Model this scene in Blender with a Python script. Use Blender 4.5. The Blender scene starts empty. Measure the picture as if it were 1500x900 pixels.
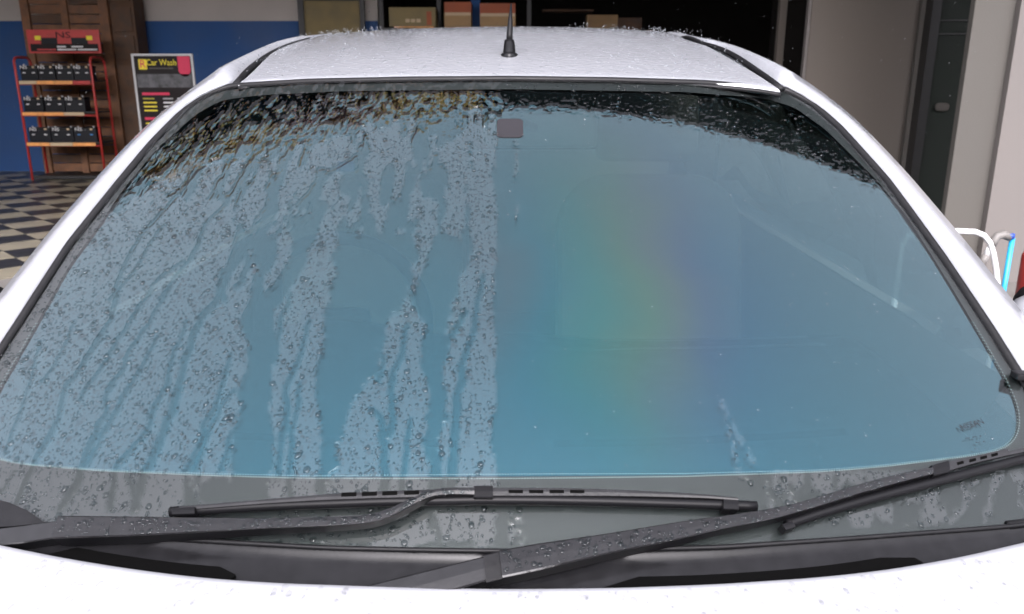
import bpy, bmesh, math, random
import numpy as np
from mathutils import Vector, Matrix

R = math.radians
sc = bpy.context.scene
rng = np.random.default_rng(7)
random.seed(7)

# ------------------------------------------------------------------ camera
CAM = np.array([0.0, 0.0, 1.42]); PITCH = math.atan(340 / 1200.0); F = 1200.0   # F in pixels of a 1500 x 900 frame
cam_d = bpy.data.cameras.new('camera'); cam = bpy.data.objects.new('camera', cam_d)
sc.collection.objects.link(cam)
cam.location = CAM; cam.rotation_euler = (R(90) - PITCH, 0, 0)
cam_d.sensor_width = 36; cam_d.sensor_fit = 'HORIZONTAL'; cam_d.lens = F / 1500 * 36
cam_d.dof.use_dof = True; cam_d.dof.focus_distance = 1.35; cam_d.dof.aperture_fstop = 8
cam_d.clip_start = 0.05; cam_d.clip_end = 1500
sc.camera = cam

# ------------------------------------------------------------------ sky, sun, exposure (overcast rain)
SUN_EL, SUN_AZ = 40, 180
w = bpy.data.worlds.new('World'); sc.world = w; w.use_nodes = True
nt = w.node_tree; bg = nt.nodes['Background']
sky = nt.nodes.new('ShaderNodeTexSky'); sky.sky_type = 'NISHITA'; sky.sun_disc = False
sky.sun_elevation = R(SUN_EL); sky.sun_rotation = R(SUN_AZ); sky.dust_density = 4.0; sky.air_density = 1.0; sky.ozone_density = 1.0
hs = nt.nodes.new('ShaderNodeHueSaturation'); hs.inputs['Saturation'].default_value = 0.16
nt.links.new(sky.outputs[0], hs.inputs['Color']); tn = nt.nodes.new('ShaderNodeVectorMath'); tn.operation = 'MULTIPLY'; tn.inputs[1].default_value = (1.02, .985, 1.055)
nt.links.new(hs.outputs[0], tn.inputs[0]); nt.links.new(tn.outputs[0], bg.inputs['Color'])
bg.inputs['Strength'].default_value = 0.15
sd = bpy.data.lights.new('sun', 'SUN'); sun = bpy.data.objects.new('sun', sd); sc.collection.objects.link(sun)
sd.energy = 0.5; sd.angle = R(60); sd.color = (1.0, 0.97, 0.93)
sun.rotation_euler = (R(90 - SUN_EL), 0, R(0)); sun.location = (0, -10, 14)
sc.view_settings.view_transform = 'Standard'; sc.view_settings.look = 'None'
sc.view_settings.gamma = 1.0; sc.view_settings.exposure = 2.0
sc.cycles.use_denoising = True
sc.cycles.max_bounces = 10; sc.cycles.transparent_max_bounces = 24; sc.cycles.glossy_bounces = 5
sc.cycles.caustics_reflective = False; sc.cycles.caustics_refractive = False

# ------------------------------------------------------------------ helpers
C = sc.collection
def obj(name, mesh, mat=None, parent=None, smooth=False):
    o = bpy.data.objects.new(name, mesh); C.objects.link(o)
    if mat is not None and not mesh.materials: mesh.materials.append(mat)
    if parent is not None: o.parent = parent
    if smooth: mesh.polygons.foreach_set('use_smooth', [True] * len(mesh.polygons))
    return o
def mesh(name, v, f):
    m = bpy.data.meshes.new(name); m.from_pydata([tuple(map(float, p)) for p in v], [], [tuple(map(int, q)) for q in f]); m.update(); return m
def tag(o, label=None, cat=None, group=None, kind=None):
    if label: o['label'] = label
    if cat: o['category'] = cat
    if group: o['group'] = group
    if kind: o['kind'] = kind
    return o
def empty(name, loc=(0, 0, 0), rz=0):
    o = bpy.data.objects.new(name, None); C.objects.link(o); o.location = loc; o.rotation_euler = (0, 0, rz); o.empty_display_size = .1; return o
def box_vf(x0, x1, y0, y1, z0, z1):
    v = [(x0, y0, z0), (x1, y0, z0), (x1, y1, z0), (x0, y1, z0), (x0, y0, z1), (x1, y0, z1), (x1, y1, z1), (x0, y1, z1)]
    f = [(0, 3, 2, 1), (4, 5, 6, 7), (0, 1, 5, 4), (1, 2, 6, 5), (2, 3, 7, 6), (3, 0, 4, 7)]
    return v, f
def join(*vfs):
    V, Fc = [], []
    for v, f in vfs:
        n = len(V); V += list(v); Fc += [tuple(i + n for i in q) for q in f]
    return V, Fc
def bevel(me, wdt=.004, seg=2):
    b = bmesh.new(); b.from_mesh(me)
    bmesh.ops.bevel(b, geom=b.edges[:], offset=wdt, segments=seg, affect='EDGES', profile=.6)
    b.to_mesh(me); b.free(); return me
def box(name, x0, x1, y0, y1, z0, z1, mat, parent=None, bev=0):
    me = mesh(name, *box_vf(x0, x1, y0, y1, z0, z1))
    if bev: bevel(me, bev)
    return obj(name, me, mat, parent)
def grid_faces(nu, nv, close_u=False):
    f = []
    for i in range(nu - (0 if close_u else 1)):
        for j in range(nv - 1):
            a = i * nv + j; b = ((i + 1) % nu) * nv + j
            f.append((a, b, b + 1, a + 1))
    return f
def loft(name, rows, mat, parent=None, smooth=True, close_u=False, flip=False):
    """rows: list of equally long lists of points"""
    nv = len(rows[0]); v = [p for r in rows for p in r]; f = grid_faces(len(rows), nv, close_u)
    if flip: f = [q[::-1] for q in f]
    return obj(name, mesh(name, v, f), mat, parent, smooth)
def tube_vf(pts, rad, n=8, caps=True, flat=1.0):
    pts = [Vector(p) for p in pts]; N = len(pts)
    rads = rad if hasattr(rad, '__len__') else [rad] * N
    V = []; up = Vector((0, 0, 1)); prev = None
    for i, p in enumerate(pts):
        t = (pts[min(i + 1, N - 1)] - pts[max(i - 1, 0)]).normalized()
        a = prev if prev is not None else (up if abs(t.z) < .9 else Vector((1, 0, 0)))
        s = t.cross(a).normalized(); a = s.cross(t).normalized(); prev = a
        for k in range(n):
            th = 2 * math.pi * k / n
            V.append(p + s * math.cos(th) * rads[i] + a * math.sin(th) * rads[i] * flat)
    f = []
    for i in range(N - 1):
        for k in range(n):
            f.append((i * n + k, i * n + (k + 1) % n, (i + 1) * n + (k + 1) % n, (i + 1) * n + k))
    if caps: f.append(tuple(range(n))[::-1]); f.append(tuple((N - 1) * n + k for k in range(n)))
    return [tuple(p) for p in V], f
def tube(name, pts, rad, mat, parent=None, n=8, flat=1.0):
    return obj(name, mesh(name, *tube_vf(pts, rad, n, flat=flat)), mat, parent, True)
def resample(pts, n):
    p = np.array(pts, float); d = np.r_[0, np.cumsum(np.linalg.norm(np.diff(p, axis=0), axis=1))]
    s = np.linspace(0, d[-1], n); return np.stack([np.interp(s, d, p[:, k]) for k in range(p.shape[1])], 1)
def smoothline(pts, n, it=3):
    p = resample(pts, n)
    for _ in range(it): p[1:-1] = .5 * p[1:-1] + .25 * (p[:-2] + p[2:])
    return p
def text_mesh(s, size, extrude=0.0):
    cu = bpy.data.curves.new('t', 'FONT'); cu.body = s; cu.size = size; cu.extrude = extrude; cu.align_x = 'CENTER'; cu.align_y = 'CENTER'; cu.resolution_u = 2
    o = bpy.data.objects.new('t', cu); C.objects.link(o); bpy.context.view_layer.update()
    me = bpy.data.meshes.new_from_object(o); bpy.data.objects.remove(o); return me
def text(name, s, size, mat, parent, loc, rot=(R(90), 0, 0), sx=1.0):
    me = text_mesh(s, size, size * .02); me.materials.clear(); o = obj(name, me, mat, parent); o.location = loc; o.rotation_euler = rot; o.scale = (sx, 1, 1); return o

# ------------------------------------------------------------------ materials
def P(name, col, rough=.5, metal=0, spec=.5, coat=0, noise=None, bump=None, ior=1.5, coords='Object'):
    """noise = (scale, amount, detail), bump = (scale, strength, distance)"""
    m = bpy.data.materials.new(name); m.use_nodes = True; t = m.node_tree; b = t.nodes['Principled BSDF']
    b.inputs['Base Color'].default_value = (*col, 1); b.inputs['Roughness'].default_value = rough
    b.inputs['Metallic'].default_value = metal; b.inputs['IOR'].default_value = ior
    b.inputs['Specular IOR Level'].default_value = spec
    if coat: b.inputs['Coat Weight'].default_value = coat; b.inputs['Coat Roughness'].default_value = .03
    if noise or bump: tc = t.nodes.new('ShaderNodeTexCoord')
    if noise:
        n = t.nodes.new('ShaderNodeTexNoise'); n.inputs['Scale'].default_value = noise[0]; n.inputs['Detail'].default_value = noise[2] if len(noise) > 2 else 5
        t.links.new(tc.outputs[coords], n.inputs['Vector'])
        r = t.nodes.new('ShaderNodeMapRange'); r.inputs['From Min'].default_value = .25; r.inputs['From Max'].default_value = .75
        r.inputs['To Min'].default_value = 1 - noise[1]; r.inputs['To Max'].default_value = 1 + noise[1]
        t.links.new(n.outputs['Fac'], r.inputs['Value'])
        mx = t.nodes.new('ShaderNodeVectorMath'); mx.operation = 'SCALE'; mx.inputs[0].default_value = col
        t.links.new(r.outputs[0], mx.inputs['Scale']); t.links.new(mx.outputs[0], b.inputs['Base Color'])
        rr = t.nodes.new('ShaderNodeMapRange'); rr.inputs['From Min'].default_value = .3; rr.inputs['From Max'].default_value = .7
        rr.inputs['To Min'].default_value = rough * .8; rr.inputs['To Max'].default_value = min(1, rough * 1.25)
        t.links.new(n.outputs['Fac'], rr.inputs['Value']); t.links.new(rr.outputs[0], b.inputs['Roughness'])
    if bump:
        n2 = t.nodes.new('ShaderNodeTexNoise'); n2.inputs['Scale'].default_value = bump[0]; n2.inputs['Detail'].default_value = 4
        t.links.new(tc.outputs[coords], n2.inputs['Vector'])
        bp = t.nodes.new('ShaderNodeBump'); bp.inputs['Strength'].default_value = bump[1]; bp.inputs['Distance'].default_value = bump[2]
        t.links.new(n2.outputs['Fac'], bp.inputs['Height']); t.links.new(bp.outputs[0], b.inputs['Normal'])
        if coat: t.links.new(bp.outputs[0], b.inputs['Coat Normal'])
    return m
M = {}
M['paint'] = P('white_paint', (.39, .40, .425), .35, coat=1, noise=(60, .02))
M['paint_wet'] = P('wet_white_paint', (.35, .36, .385), .35, coat=1, noise=(60, .02), bump=(70, .35, .003))
M['rubber'] = P('black_rubber', (.009, .009, .010), .45, noise=(90, .2), spec=.22)
M['plastic'] = P('wet_black_plastic', (.010, .010, .011), .14, noise=(40, .3), bump=(240, .10, .001), spec=.20)
M['armpaint'] = P('black_arm_paint', (.012, .012, .013), .10, noise=(50, .3), bump=(160, .10, .001))
M['blade'] = P('blade_black', (.006, .006, .007), .42, spec=.18)
M['frit'] = P('black_ceramic_frit', (.010, .010, .011), .5)
M['fritdot'] = P('frit_dot_ring', (.14, .19, .20), .6)
M['dash'] = P('dash_plastic', (.035, .035, .038), .6, noise=(30, .15), bump=(300, .2, .001))
M['dash2'] = P('dash_trim_grey', (.16, .16, .16), .5)
M['seat'] = P('seat_fabric', (.30, .25, .21), .9, noise=(80, .1), bump=(400, .3, .001))
M['liner'] = P('headliner', (.16, .157, .15), .9, noise=(50, .05))
M['darktrim'] = P('dark_trim', (.03, .03, .032), .6)

def see_through(name, trans, refl, ior=None, base=0.0, rough=0.0, wet=False):
    """clear layer: straight transmission tinted by trans, mirror reflection tinted by refl with a Fresnel weight"""
    m = bpy.data.materials.new(name); m.use_nodes = True; t = m.node_tree; t.nodes.clear()
    o = t.nodes.new('ShaderNodeOutputMaterial'); mix = t.nodes.new('ShaderNodeMixShader')
    tr = t.nodes.new('ShaderNodeBsdfTransparent'); tr.inputs[0].default_value = (*trans, 1)
    gl = t.nodes.new('ShaderNodeBsdfGlossy'); gl.inputs['Color'].default_value = (*refl, 1); gl.inputs['Roughness'].default_value = rough
    fr = t.nodes.new('ShaderNodeFresnel'); fr.inputs['IOR'].default_value = ior or 1.5
    ge = t.nodes.new('ShaderNodeNewGeometry'); sg = t.nodes.new('ShaderNodeMath'); sg.operation = 'MULTIPLY_ADD'; sg.inputs[1].default_value = -2; sg.inputs[2].default_value = 1
    pw = t.nodes.new('ShaderNodeMath'); pw.operation = 'POWER'; pw.inputs[0].default_value = ior or 1.5      # same reflectance from either face of the thin layer
    t.links.new(ge.outputs['Backfacing'], sg.inputs[0]); t.links.new(sg.outputs[0], pw.inputs[1]); t.links.new(pw.outputs[0], fr.inputs['IOR'])
    if wet:
        a = t.nodes.new('ShaderNodeAttribute'); a.attribute_name = 'wet'
        mr = t.nodes.new('ShaderNodeMapRange'); mr.inputs['To Min'].default_value = 1.75; mr.inputs['To Max'].default_value = 1.14
        t.links.new(a.outputs['Fac'], mr.inputs['Value']); t.links.new(mr.outputs[0], pw.inputs[0])
    fac = fr.outputs[0]
    if base:
        ad = t.nodes.new('ShaderNodeMath'); ad.operation = 'ADD'; ad.inputs[1].default_value = base; ad.use_clamp = True
        t.links.new(fac, ad.inputs[0]); fac = ad.outputs[0]
    t.links.new(fac, mix.inputs[0]); t.links.new(tr.outputs[0], mix.inputs[1]); t.links.new(gl.outputs[0], mix.inputs[2])
    t.links.new(mix.outputs[0], o.inputs['Surface']); return m
M['glass'] = see_through('windscreen_glass', (.86, .93, .91), (1, 1, 1), 1.52, wet=True)
M['water'] = see_through('rain_water', (.98, .99, .99), (1, 1, 1), 1.333)
M['sideglass'] = see_through('tinted_side_glass', (.15, .19, .19), (1, 1, 1), 1.52)
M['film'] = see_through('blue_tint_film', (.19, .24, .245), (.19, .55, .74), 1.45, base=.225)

# ================================================================== geometry of the windscreen surface
Z0 = .95; KX = .25
def Yt(t): return .91 + 1.38 * t + .355 * t * t
def dYt(t): return 1.38 + .71 * t
def ray(px, py):
    px = np.asarray(px, float); py = np.asarray(py, float); cp, sp = math.cos(PITCH), math.sin(PITCH)
    a = (px - 750) / F; b = (450 - py) / F
    return np.stack([a, cp + b * sp, -sp + b * cp], -1)
def sd(p):                                     # signed distance off the glass, outward positive
    t = p[..., 2] - Z0; x = p[..., 0]
    return (Yt(t) + KX * x * x - p[..., 1]) / np.sqrt(1 + dYt(t) ** 2 + (2 * KX * x) ** 2)
def on_glass(px, py, off=0.0):
    r = ray(px, py); lo = np.full(r.shape[:-1], .3); hi = np.full(r.shape[:-1], 2.6); off = np.asarray(off, float)
    for _ in range(40):
        m = .5 * (lo + hi); s = sd(CAM + m[..., None] * r) > off
        lo = np.where(s, m, lo); hi = np.where(s, hi, m)
    return CAM + (.5 * (lo + hi))[..., None] * r
def at_depth(px, py, d): return CAM + np.asarray(d)[..., None] * ray(px, py)
def at_y(px, py, y): r = ray(px, py); return CAM + (y / r[..., 1])[..., None] * r
def gnorm(p):
    t = p[..., 2] - Z0; n = np.stack([2 * KX * p[..., 0], -np.ones_like(t), dYt(t)], -1)
    return n / np.linalg.norm(n, axis=-1, keepdims=True)
def surf(x, t, off=0.0):
    p = np.stack([x, Yt(t) + KX * x * x, Z0 + t], -1); return p + gnorm(p) * np.asarray(off)[..., None] if np.ndim(off) else p + gnorm(p) * off
def project(p):
    cp, sp = math.cos(PITCH), math.sin(PITCH); q = p - CAM
    d = q[..., 1] * cp - q[..., 2] * sp; u = q[..., 1] * sp + q[..., 2] * cp
    return 750 + F * q[..., 0] / d, 450 - F * u / d
def pix2xt(pts):
    p = on_glass(np.array(pts, float)[:, 0], np.array(pts, float)[:, 1]); return np.stack([p[:, 0], p[:, 2] - Z0], 1)

OUTER = [(-75, 640), (-30, 562), (0, 515), (23, 480), (101, 359), (173, 269), (220, 212), (273, 158), (303, 138), (334, 127), (450, 120), (600, 117), (745, 116), (900, 118), (1030, 122), (1150, 131),
         (1190, 152), (1230, 187), (1300, 265), (1380, 375), (1450, 480), (1500, 560), (1560, 665), (1575, 720), (1560, 755), (1500, 769), (1265, 787), (1060, 801), (900, 805), (745, 807), (600, 805), (475, 802), (200, 785), (60, 766), (-40, 745), (-85, 700)]
INNER = [(-32, 640), (-20, 600), (0, 563), (48, 480), (98, 390), (139, 335), (180, 275), (230, 215), (290, 163), (325, 145), (380, 138), (500, 132), (745, 129), (1000, 133), (1120, 142), (1165, 156),
         (1210, 188), (1285, 262), (1330, 316), (1368, 375), (1405, 435), (1445, 502), (1475, 555), (1491, 590), (1495, 615), (1491, 637), (1478, 653), (1450, 662), (1400, 669), (1290, 682), (1200, 689), (1000, 695), (745, 697), (450, 698), (300, 694), (150, 688), (25, 678), (-10, 670), (-28, 655)]
def star(pts_px, n=480, ctr=(0, .20)):
    q = pix2xt(resample(pts_px + [pts_px[0]], 700)) - np.array(ctr); a = np.unwrap(np.arctan2(q[:, 1] * 2, q[:, 0])); r = np.hypot(q[:, 0], q[:, 1] * 2)
    if a[-1] < a[0]: a = a[::-1]; r = r[::-1]
    th = np.linspace(0, 2 * np.pi, n, endpoint=False); base = a[0]; rr = np.interp((th - base) % (2 * np.pi) + base, a, r)
    for _ in range(2): rr = .5 * rr + .25 * (np.roll(rr, 1) + np.roll(rr, -1))
    return np.stack([ctr[0] + rr * np.cos(th), ctr[1] + rr * np.sin(th) / 2], 1)
XO = star(OUTER); XI = star(INNER)

# ================================================================== numpy noise
def vnoise(x, y, seed):
    r = np.random.default_rng(seed).random((256, 256)); xi = np.floor(x).astype(int); yi = np.floor(y).astype(int); fx = x - xi; fy = y - yi
    fx = fx * fx * (3 - 2 * fx); fy = fy * fy * (3 - 2 * fy); g = lambda i, j: r[i % 256, j % 256]
    return (g(xi, yi) * (1 - fx) + g(xi + 1, yi) * fx) * (1 - fy) + (g(xi, yi + 1) * (1 - fx) + g(xi + 1, yi + 1) * fx) * fy
def fbm(x, y, seed, o=4):
    s = 0; a = .5; tot = 0
    for k in range(o): s = s + a * vnoise(x * 2 ** k, y * 2 ** k, seed + k); tot += a; a *= .5
    return s / tot
def inpoly(px, py, poly):
    c = np.zeros(px.shape, bool); n = len(poly); bx = [p[0] for p in poly]; by = [p[1] for p in poly]
    for i in range(n):
        x0, y0 = poly[i]; x1, y1 = poly[(i + 1) % n]
        if y0 == y1: continue
        hit = ((y0 > py) != (y1 > py)) & (px < (x1 - x0) * (py - y0) / (y1 - y0) + x0); c ^= hit
    return c
def sstep(a, b, x): t = np.clip((x - a) / (b - a), 0, 1); return t * t * (3 - 2 * t)

# ================================================================== the car
car = empty('white_car', (0, 2.0, 0))
tag(car, 'white car with wet blue-tinted windscreen, wipers and roof antenna', 'car')
car_inv = Matrix.Translation((0, -2.0, 0))
def own(o, parent=None):                       # world-space mesh under the car
    o.parent = parent or car
    if parent is None: o.matrix_parent_inverse = car_inv
    return o
def ring_rows(XA, XB, k, off):
    return [surf(*(XA * (1 - s) + XB * s).T, off) for s in np.linspace(0, 1, k)]

# ---- tint film (inside face), frit band, frit dots
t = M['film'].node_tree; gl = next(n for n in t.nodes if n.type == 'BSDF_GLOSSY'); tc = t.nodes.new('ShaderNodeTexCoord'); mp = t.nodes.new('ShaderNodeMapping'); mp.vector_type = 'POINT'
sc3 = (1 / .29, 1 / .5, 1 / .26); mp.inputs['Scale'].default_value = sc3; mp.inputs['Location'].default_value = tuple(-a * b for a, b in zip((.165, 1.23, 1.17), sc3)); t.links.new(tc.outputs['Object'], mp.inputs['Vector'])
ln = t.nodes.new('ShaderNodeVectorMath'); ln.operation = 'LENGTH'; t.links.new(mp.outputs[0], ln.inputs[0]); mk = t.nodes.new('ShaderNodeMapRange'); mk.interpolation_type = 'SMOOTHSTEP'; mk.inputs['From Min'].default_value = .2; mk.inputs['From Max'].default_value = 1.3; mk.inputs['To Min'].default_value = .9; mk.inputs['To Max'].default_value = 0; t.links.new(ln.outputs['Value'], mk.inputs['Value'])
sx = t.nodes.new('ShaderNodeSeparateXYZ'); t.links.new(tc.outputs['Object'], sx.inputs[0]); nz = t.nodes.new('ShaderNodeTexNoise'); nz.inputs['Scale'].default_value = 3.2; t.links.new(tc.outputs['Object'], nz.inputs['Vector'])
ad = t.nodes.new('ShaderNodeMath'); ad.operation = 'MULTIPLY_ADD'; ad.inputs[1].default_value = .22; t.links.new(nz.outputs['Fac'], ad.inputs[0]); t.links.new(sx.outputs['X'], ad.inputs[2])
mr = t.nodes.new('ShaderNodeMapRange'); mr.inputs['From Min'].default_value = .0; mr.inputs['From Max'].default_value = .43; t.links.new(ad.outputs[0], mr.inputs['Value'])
cr = t.nodes.new('ShaderNodeValToRGB'); cr.color_ramp.elements[0].position = 0; cr.color_ramp.elements[0].color = (.13, .53, .74, 1); cr.color_ramp.elements[1].position = 1; cr.color_ramp.elements[1].color = (.16, .42, .85, 1)  # rainbow sheen painted into the film's mirror colour, inside an oval
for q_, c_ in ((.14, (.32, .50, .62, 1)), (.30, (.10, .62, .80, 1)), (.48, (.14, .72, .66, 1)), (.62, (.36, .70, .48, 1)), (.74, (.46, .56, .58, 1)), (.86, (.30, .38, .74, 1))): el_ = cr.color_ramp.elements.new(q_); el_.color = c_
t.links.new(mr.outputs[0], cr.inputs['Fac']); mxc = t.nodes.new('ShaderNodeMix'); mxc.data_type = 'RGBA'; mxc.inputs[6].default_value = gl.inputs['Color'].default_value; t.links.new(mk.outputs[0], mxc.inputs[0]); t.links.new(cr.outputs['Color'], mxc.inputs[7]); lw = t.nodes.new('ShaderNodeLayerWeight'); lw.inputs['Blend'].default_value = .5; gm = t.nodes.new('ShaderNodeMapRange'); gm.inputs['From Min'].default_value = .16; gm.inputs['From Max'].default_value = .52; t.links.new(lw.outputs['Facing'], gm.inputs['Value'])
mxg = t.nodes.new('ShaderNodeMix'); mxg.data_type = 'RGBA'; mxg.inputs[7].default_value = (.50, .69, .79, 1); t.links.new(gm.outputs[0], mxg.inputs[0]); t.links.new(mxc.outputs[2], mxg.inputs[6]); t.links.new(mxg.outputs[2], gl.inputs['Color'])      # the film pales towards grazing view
rows = ring_rows(XO * .999 + np.array([0, .2]) * .001, XI, 5, -.0028)
frit_rows = [np.vstack([r, r[:1]]) for r in rows]
frit = own(loft('frit_band', frit_rows, M['frit']))
V, Fc = [], []
for rr, (k, rad) in enumerate([(0.0, .00105), (.0034, .00075)]):
    c = XI + (XO - XI) / np.linalg.norm(XO - XI, axis=1, keepdims=True) * 0
    cc = np.vstack([c, c[:1]]); p3 = surf(cc[:, 0], cc[:, 1], -.0020); L = np.linalg.norm(np.diff(p3, axis=0), axis=1).sum(); n = int(L / .0040)
    d = resample(cc, n + 1)[:-1]; ctr = np.array([0, .2]); dv = d - ctr; dv /= np.linalg.norm(dv, axis=1, keepdims=True)
    d = d - dv * (k - .0015); p = surf(d[:, 0], d[:, 1], -.0024); nn = gnorm(p)
    tx = np.cross(nn, [0, 0, 1.0]); tx /= np.linalg.norm(tx, axis=1, keepdims=True); ty = np.cross(nn, tx)
    fpx, fpy = project(p)
    for i in range(len(p)):
        if fpy[i] < 470: continue
        b = len(V)
        for a in range(6): V.append(p[i] + rad * (math.cos(a * 1.047) * tx[i] + math.sin(a * 1.047) * ty[i]))
        Fc.append(tuple(range(b, b + 6)))
dots = own(obj('frit_dots', mesh('frit_dots', V, Fc), M['fritdot'])); dots['kind'] = 'stuff'

# ---- the grid that carries glass and water: x across, s up the slope
tt = np.linspace(-.12, .52, 2000); ss = np.r_[0, np.cumsum(np.sqrt(np.diff(tt) ** 2 + np.diff(Yt(tt)) ** 2))]
NX, NS = 1160, 860
gx = np.linspace(-.76, .76, NX); gs = np.linspace(0, ss[-1], NS); gt = np.interp(gs, ss, tt)
DX = gx[1] - gx[0]; DS = gs[1] - gs[0]
XX, TT = np.meshgrid(gx, gt, indexing='ij'); SS = np.broadcast_to(gs, XX.shape)
base = surf(XX, TT); PX, PY = project(base)
inside = inpoly(XX, TT, [tuple(p) for p in XO[::2]])
def px2xs(pts):
    q = pix2xt(pts); return np.stack([q[:, 0], np.interp(q[:, 1], tt, ss)], 1)
def blur(a, r):
    for ax, rr in ((0, r), (1, r)):
        k = 2 * rr + 1; c = np.cumsum(np.pad(a, [(rr + 1, rr) if i == ax else (0, 0) for i in (0, 1)], mode='edge'), axis=ax)
        a = (np.take(c, range(k, c.shape[ax]), ax) - np.take(c, range(0, c.shape[ax] - k), ax)) / k
    return a
def stroke(A, pts_px, wid, val=1.0, prof='round', jitter=.0016, seed=0):
    """raises A to a rounded bead along a traced line; wid = half width in metres (scalar or list)"""
    n = max(12, int(len(pts_px) * 9)); pl = smoothline(px2xs(resample(pts_px, n)), n, 2)
    pl[:, 0] += (fbm(pl[:, 1] * 45 + seed * 7.3, pl[:, 0] * 0 + seed, 91 + seed) - .5) * jitter * 4
    ws = np.interp(np.linspace(0, 1, n), np.linspace(0, 1, np.size(wid)), np.atleast_1d(wid)) * (.8 + .45 * vnoise(np.arange(n) * .45, np.full(n, seed * 3.1), 5))
    for i in range(n - 1):
        a, b = pl[i], pl[i + 1]; wd = max(ws[i], ws[i + 1]) * 1.3
        i0 = int((min(a[0], b[0]) - wd + .76) / DX); i1 = int((max(a[0], b[0]) + wd + .76) / DX) + 2
        j0 = int((min(a[1], b[1]) - wd) / DS); j1 = int((max(a[1], b[1]) + wd) / DS) + 2
        i0, j0 = max(i0, 0), max(j0, 0); i1, j1 = min(i1, NX), min(j1, NS)
        if i1 <= i0 or j1 <= j0: continue
        x = XX[i0:i1, j0:j1] - a[0]; y = SS[i0:i1, j0:j1] - a[1]; d = b - a; L2 = d @ d + 1e-12
        u = np.clip((x * d[0] + y * d[1]) / L2, 0, 1); dist = np.hypot(x - u * d[0], y - u * d[1]); wv = ws[i] * (1 - u) + ws[i + 1] * u
        h = np.clip(1 - (dist / wv) ** 4, 0, 1) if prof == 'round' else (dist < wv).astype(float)
        A[i0:i1, j0:j1] = np.maximum(A[i0:i1, j0:j1], h * val * (np.sqrt(wv / .004) if prof == 'round' else 1))
# warped authoring coordinates so that traced borders come out ragged
wx = PX + (fbm(PX / 26, PY / 34, 11) - .5) * 34 + (fbm(PX / 7, PY / 9, 12, 2) - .5) * 10
wy = PY + (fbm(PX / 26, PY / 34, 21) - .5) * 40 + (fbm(PX / 7, PY / 9, 22, 2) - .5) * 10
slant = np.interp(PX, [0, 300, 560, 728], [.95, .55, .18, .0])          # water runs outward on the left
qx = PX + slant * (PY - 400)
dry = np.zeros(PX.shape)
POLY = [
    [(-90, 800), (-90, 560), (40, 430), (110, 345), (150, 300), (205, 300), (262, 282), (330, 292), (352, 330), (338, 372), (318, 430), (355, 470), (366, 520), (352, 600), (346, 690), (352, 800)],
    [(395, 430), (425, 405), (455, 330), (478, 250), (498, 236), (500, 330), (486, 400), (470, 450), (468, 560), (468, 800), (398, 800), (392, 640), (396, 560), (400, 500)],
    [(402, 350), (432, 330), (428, 392), (398, 440), (384, 432), (392, 390)],
    [(345, 385), (372, 350), (378, 400), (352, 470), (330, 540), (318, 520), (330, 440)],
    [(600, 424), (612, 440), (622, 500), (630, 570), (628, 640), (634, 720), (634, 800), (470, 800), (488, 690), (496, 640), (528, 580), (556, 520), (580, 460)],
    [(655, 452), (676, 420), (688, 330), (694, 260), (700, 190), (720, 168), (729, 170), (729, 800), (642, 800), (646, 640), (650, 540)],
    [(622, 300), (648, 292), (645, 340), (628, 380), (616, 420), (596, 422), (606, 360)],
    [(655, 235), (690, 225), (684, 300), (668, 345), (650, 340), (660, 290)],
    [(520, 275), (530, 272), (524, 330), (512, 350), (508, 320)],
]
for p in POLY: dry = np.maximum(dry, inpoly(wx, wy, p).astype(float))
# broken, running patches under the roof edge on the treated side
LN = np.interp(PX, [-100, 60, 230, 450, 650, 727], [420, 330, 245, 190, 160, 150])
pn = fbm(qx / 17, PY / 44, 31, 4) + .22 * fbm(PX / 90, PY / 60, 35, 2)
up = (PX < 727) & (PY > 150) & (PY < 345)
thr = np.interp(PY, [150, 200, 260, 345], [.58, .575, .60, .67])
dry = np.maximum(dry, (up & (pn > thr)).astype(float)) * (PY + (fbm(PX / 20, PY / 20, 37) - .5) * 40 > LN + 12)
# wide water channels
chan = np.zeros(PX.shape)
stroke(chan, [(470, 300), (448, 350), (425, 402), (390, 450), (378, 500), (376, 560), (366, 620), (352, 680), (340, 760)], [.010, .012, .013, .010, .008, .007], 1, 'flat', .003, 1)
stroke(chan, [(395, 290), (382, 325), (352, 352), (366, 392), (345, 420)], [.004, .0045, .004], 1, 'flat', .003, 2)
stroke(chan, [(505, 240), (470, 262), (440, 300)], [.006, .008], 1, 'flat', .003, 3)
dry = np.clip(dry - chan, 0, 1)
# right half: an even sheet; only a few bare scuffs
dry = np.where(PX > np.where(PY < 700, 729, 731), 0, dry)
for sgm, wd in (([(1056, 590), (1082, 640), (1118, 700), (1130, 745)], .0042), ([(1064, 615), (1075, 660), (1086, 690)], .0035), ([(755, 205), (758, 262)], .004), ([(756, 300), (758, 325)], .004),
                ([(752, 750), (752, 790)], .006), ([(712, 755), (706, 800)], .009), ([(758, 752), (762, 792)], .008), ([(1195, 650), (1200, 672)], .0045), ([(1082, 690), (1098, 712)], .004)):
    tmp = np.zeros(PX.shape); stroke(tmp, sgm, wd, 1, 'flat', .002, 9)
    dry = np.maximum(dry, tmp * (fbm(PX / 6, PY / 9, 55, 3) > .43))
lowr = (PX > 1130) & (PY > 690) & (PY < 775) & (fbm(PX / 13, PY / 26, 61, 4) + .10 * np.sin((PX - 1100) / 120) > np.interp(PY + (PX - 1130) * .16, [700, 760, 800, 830], [.46, .49, .56, .8]))
dry = np.maximum(dry, lowr.astype(float))
lowl = (PY > 700) & (PX > 270) & (PX < 345); dry = np.where(lowl & (fbm(PX / 16, PY / 30, 71) < .58), 0, dry)

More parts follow.
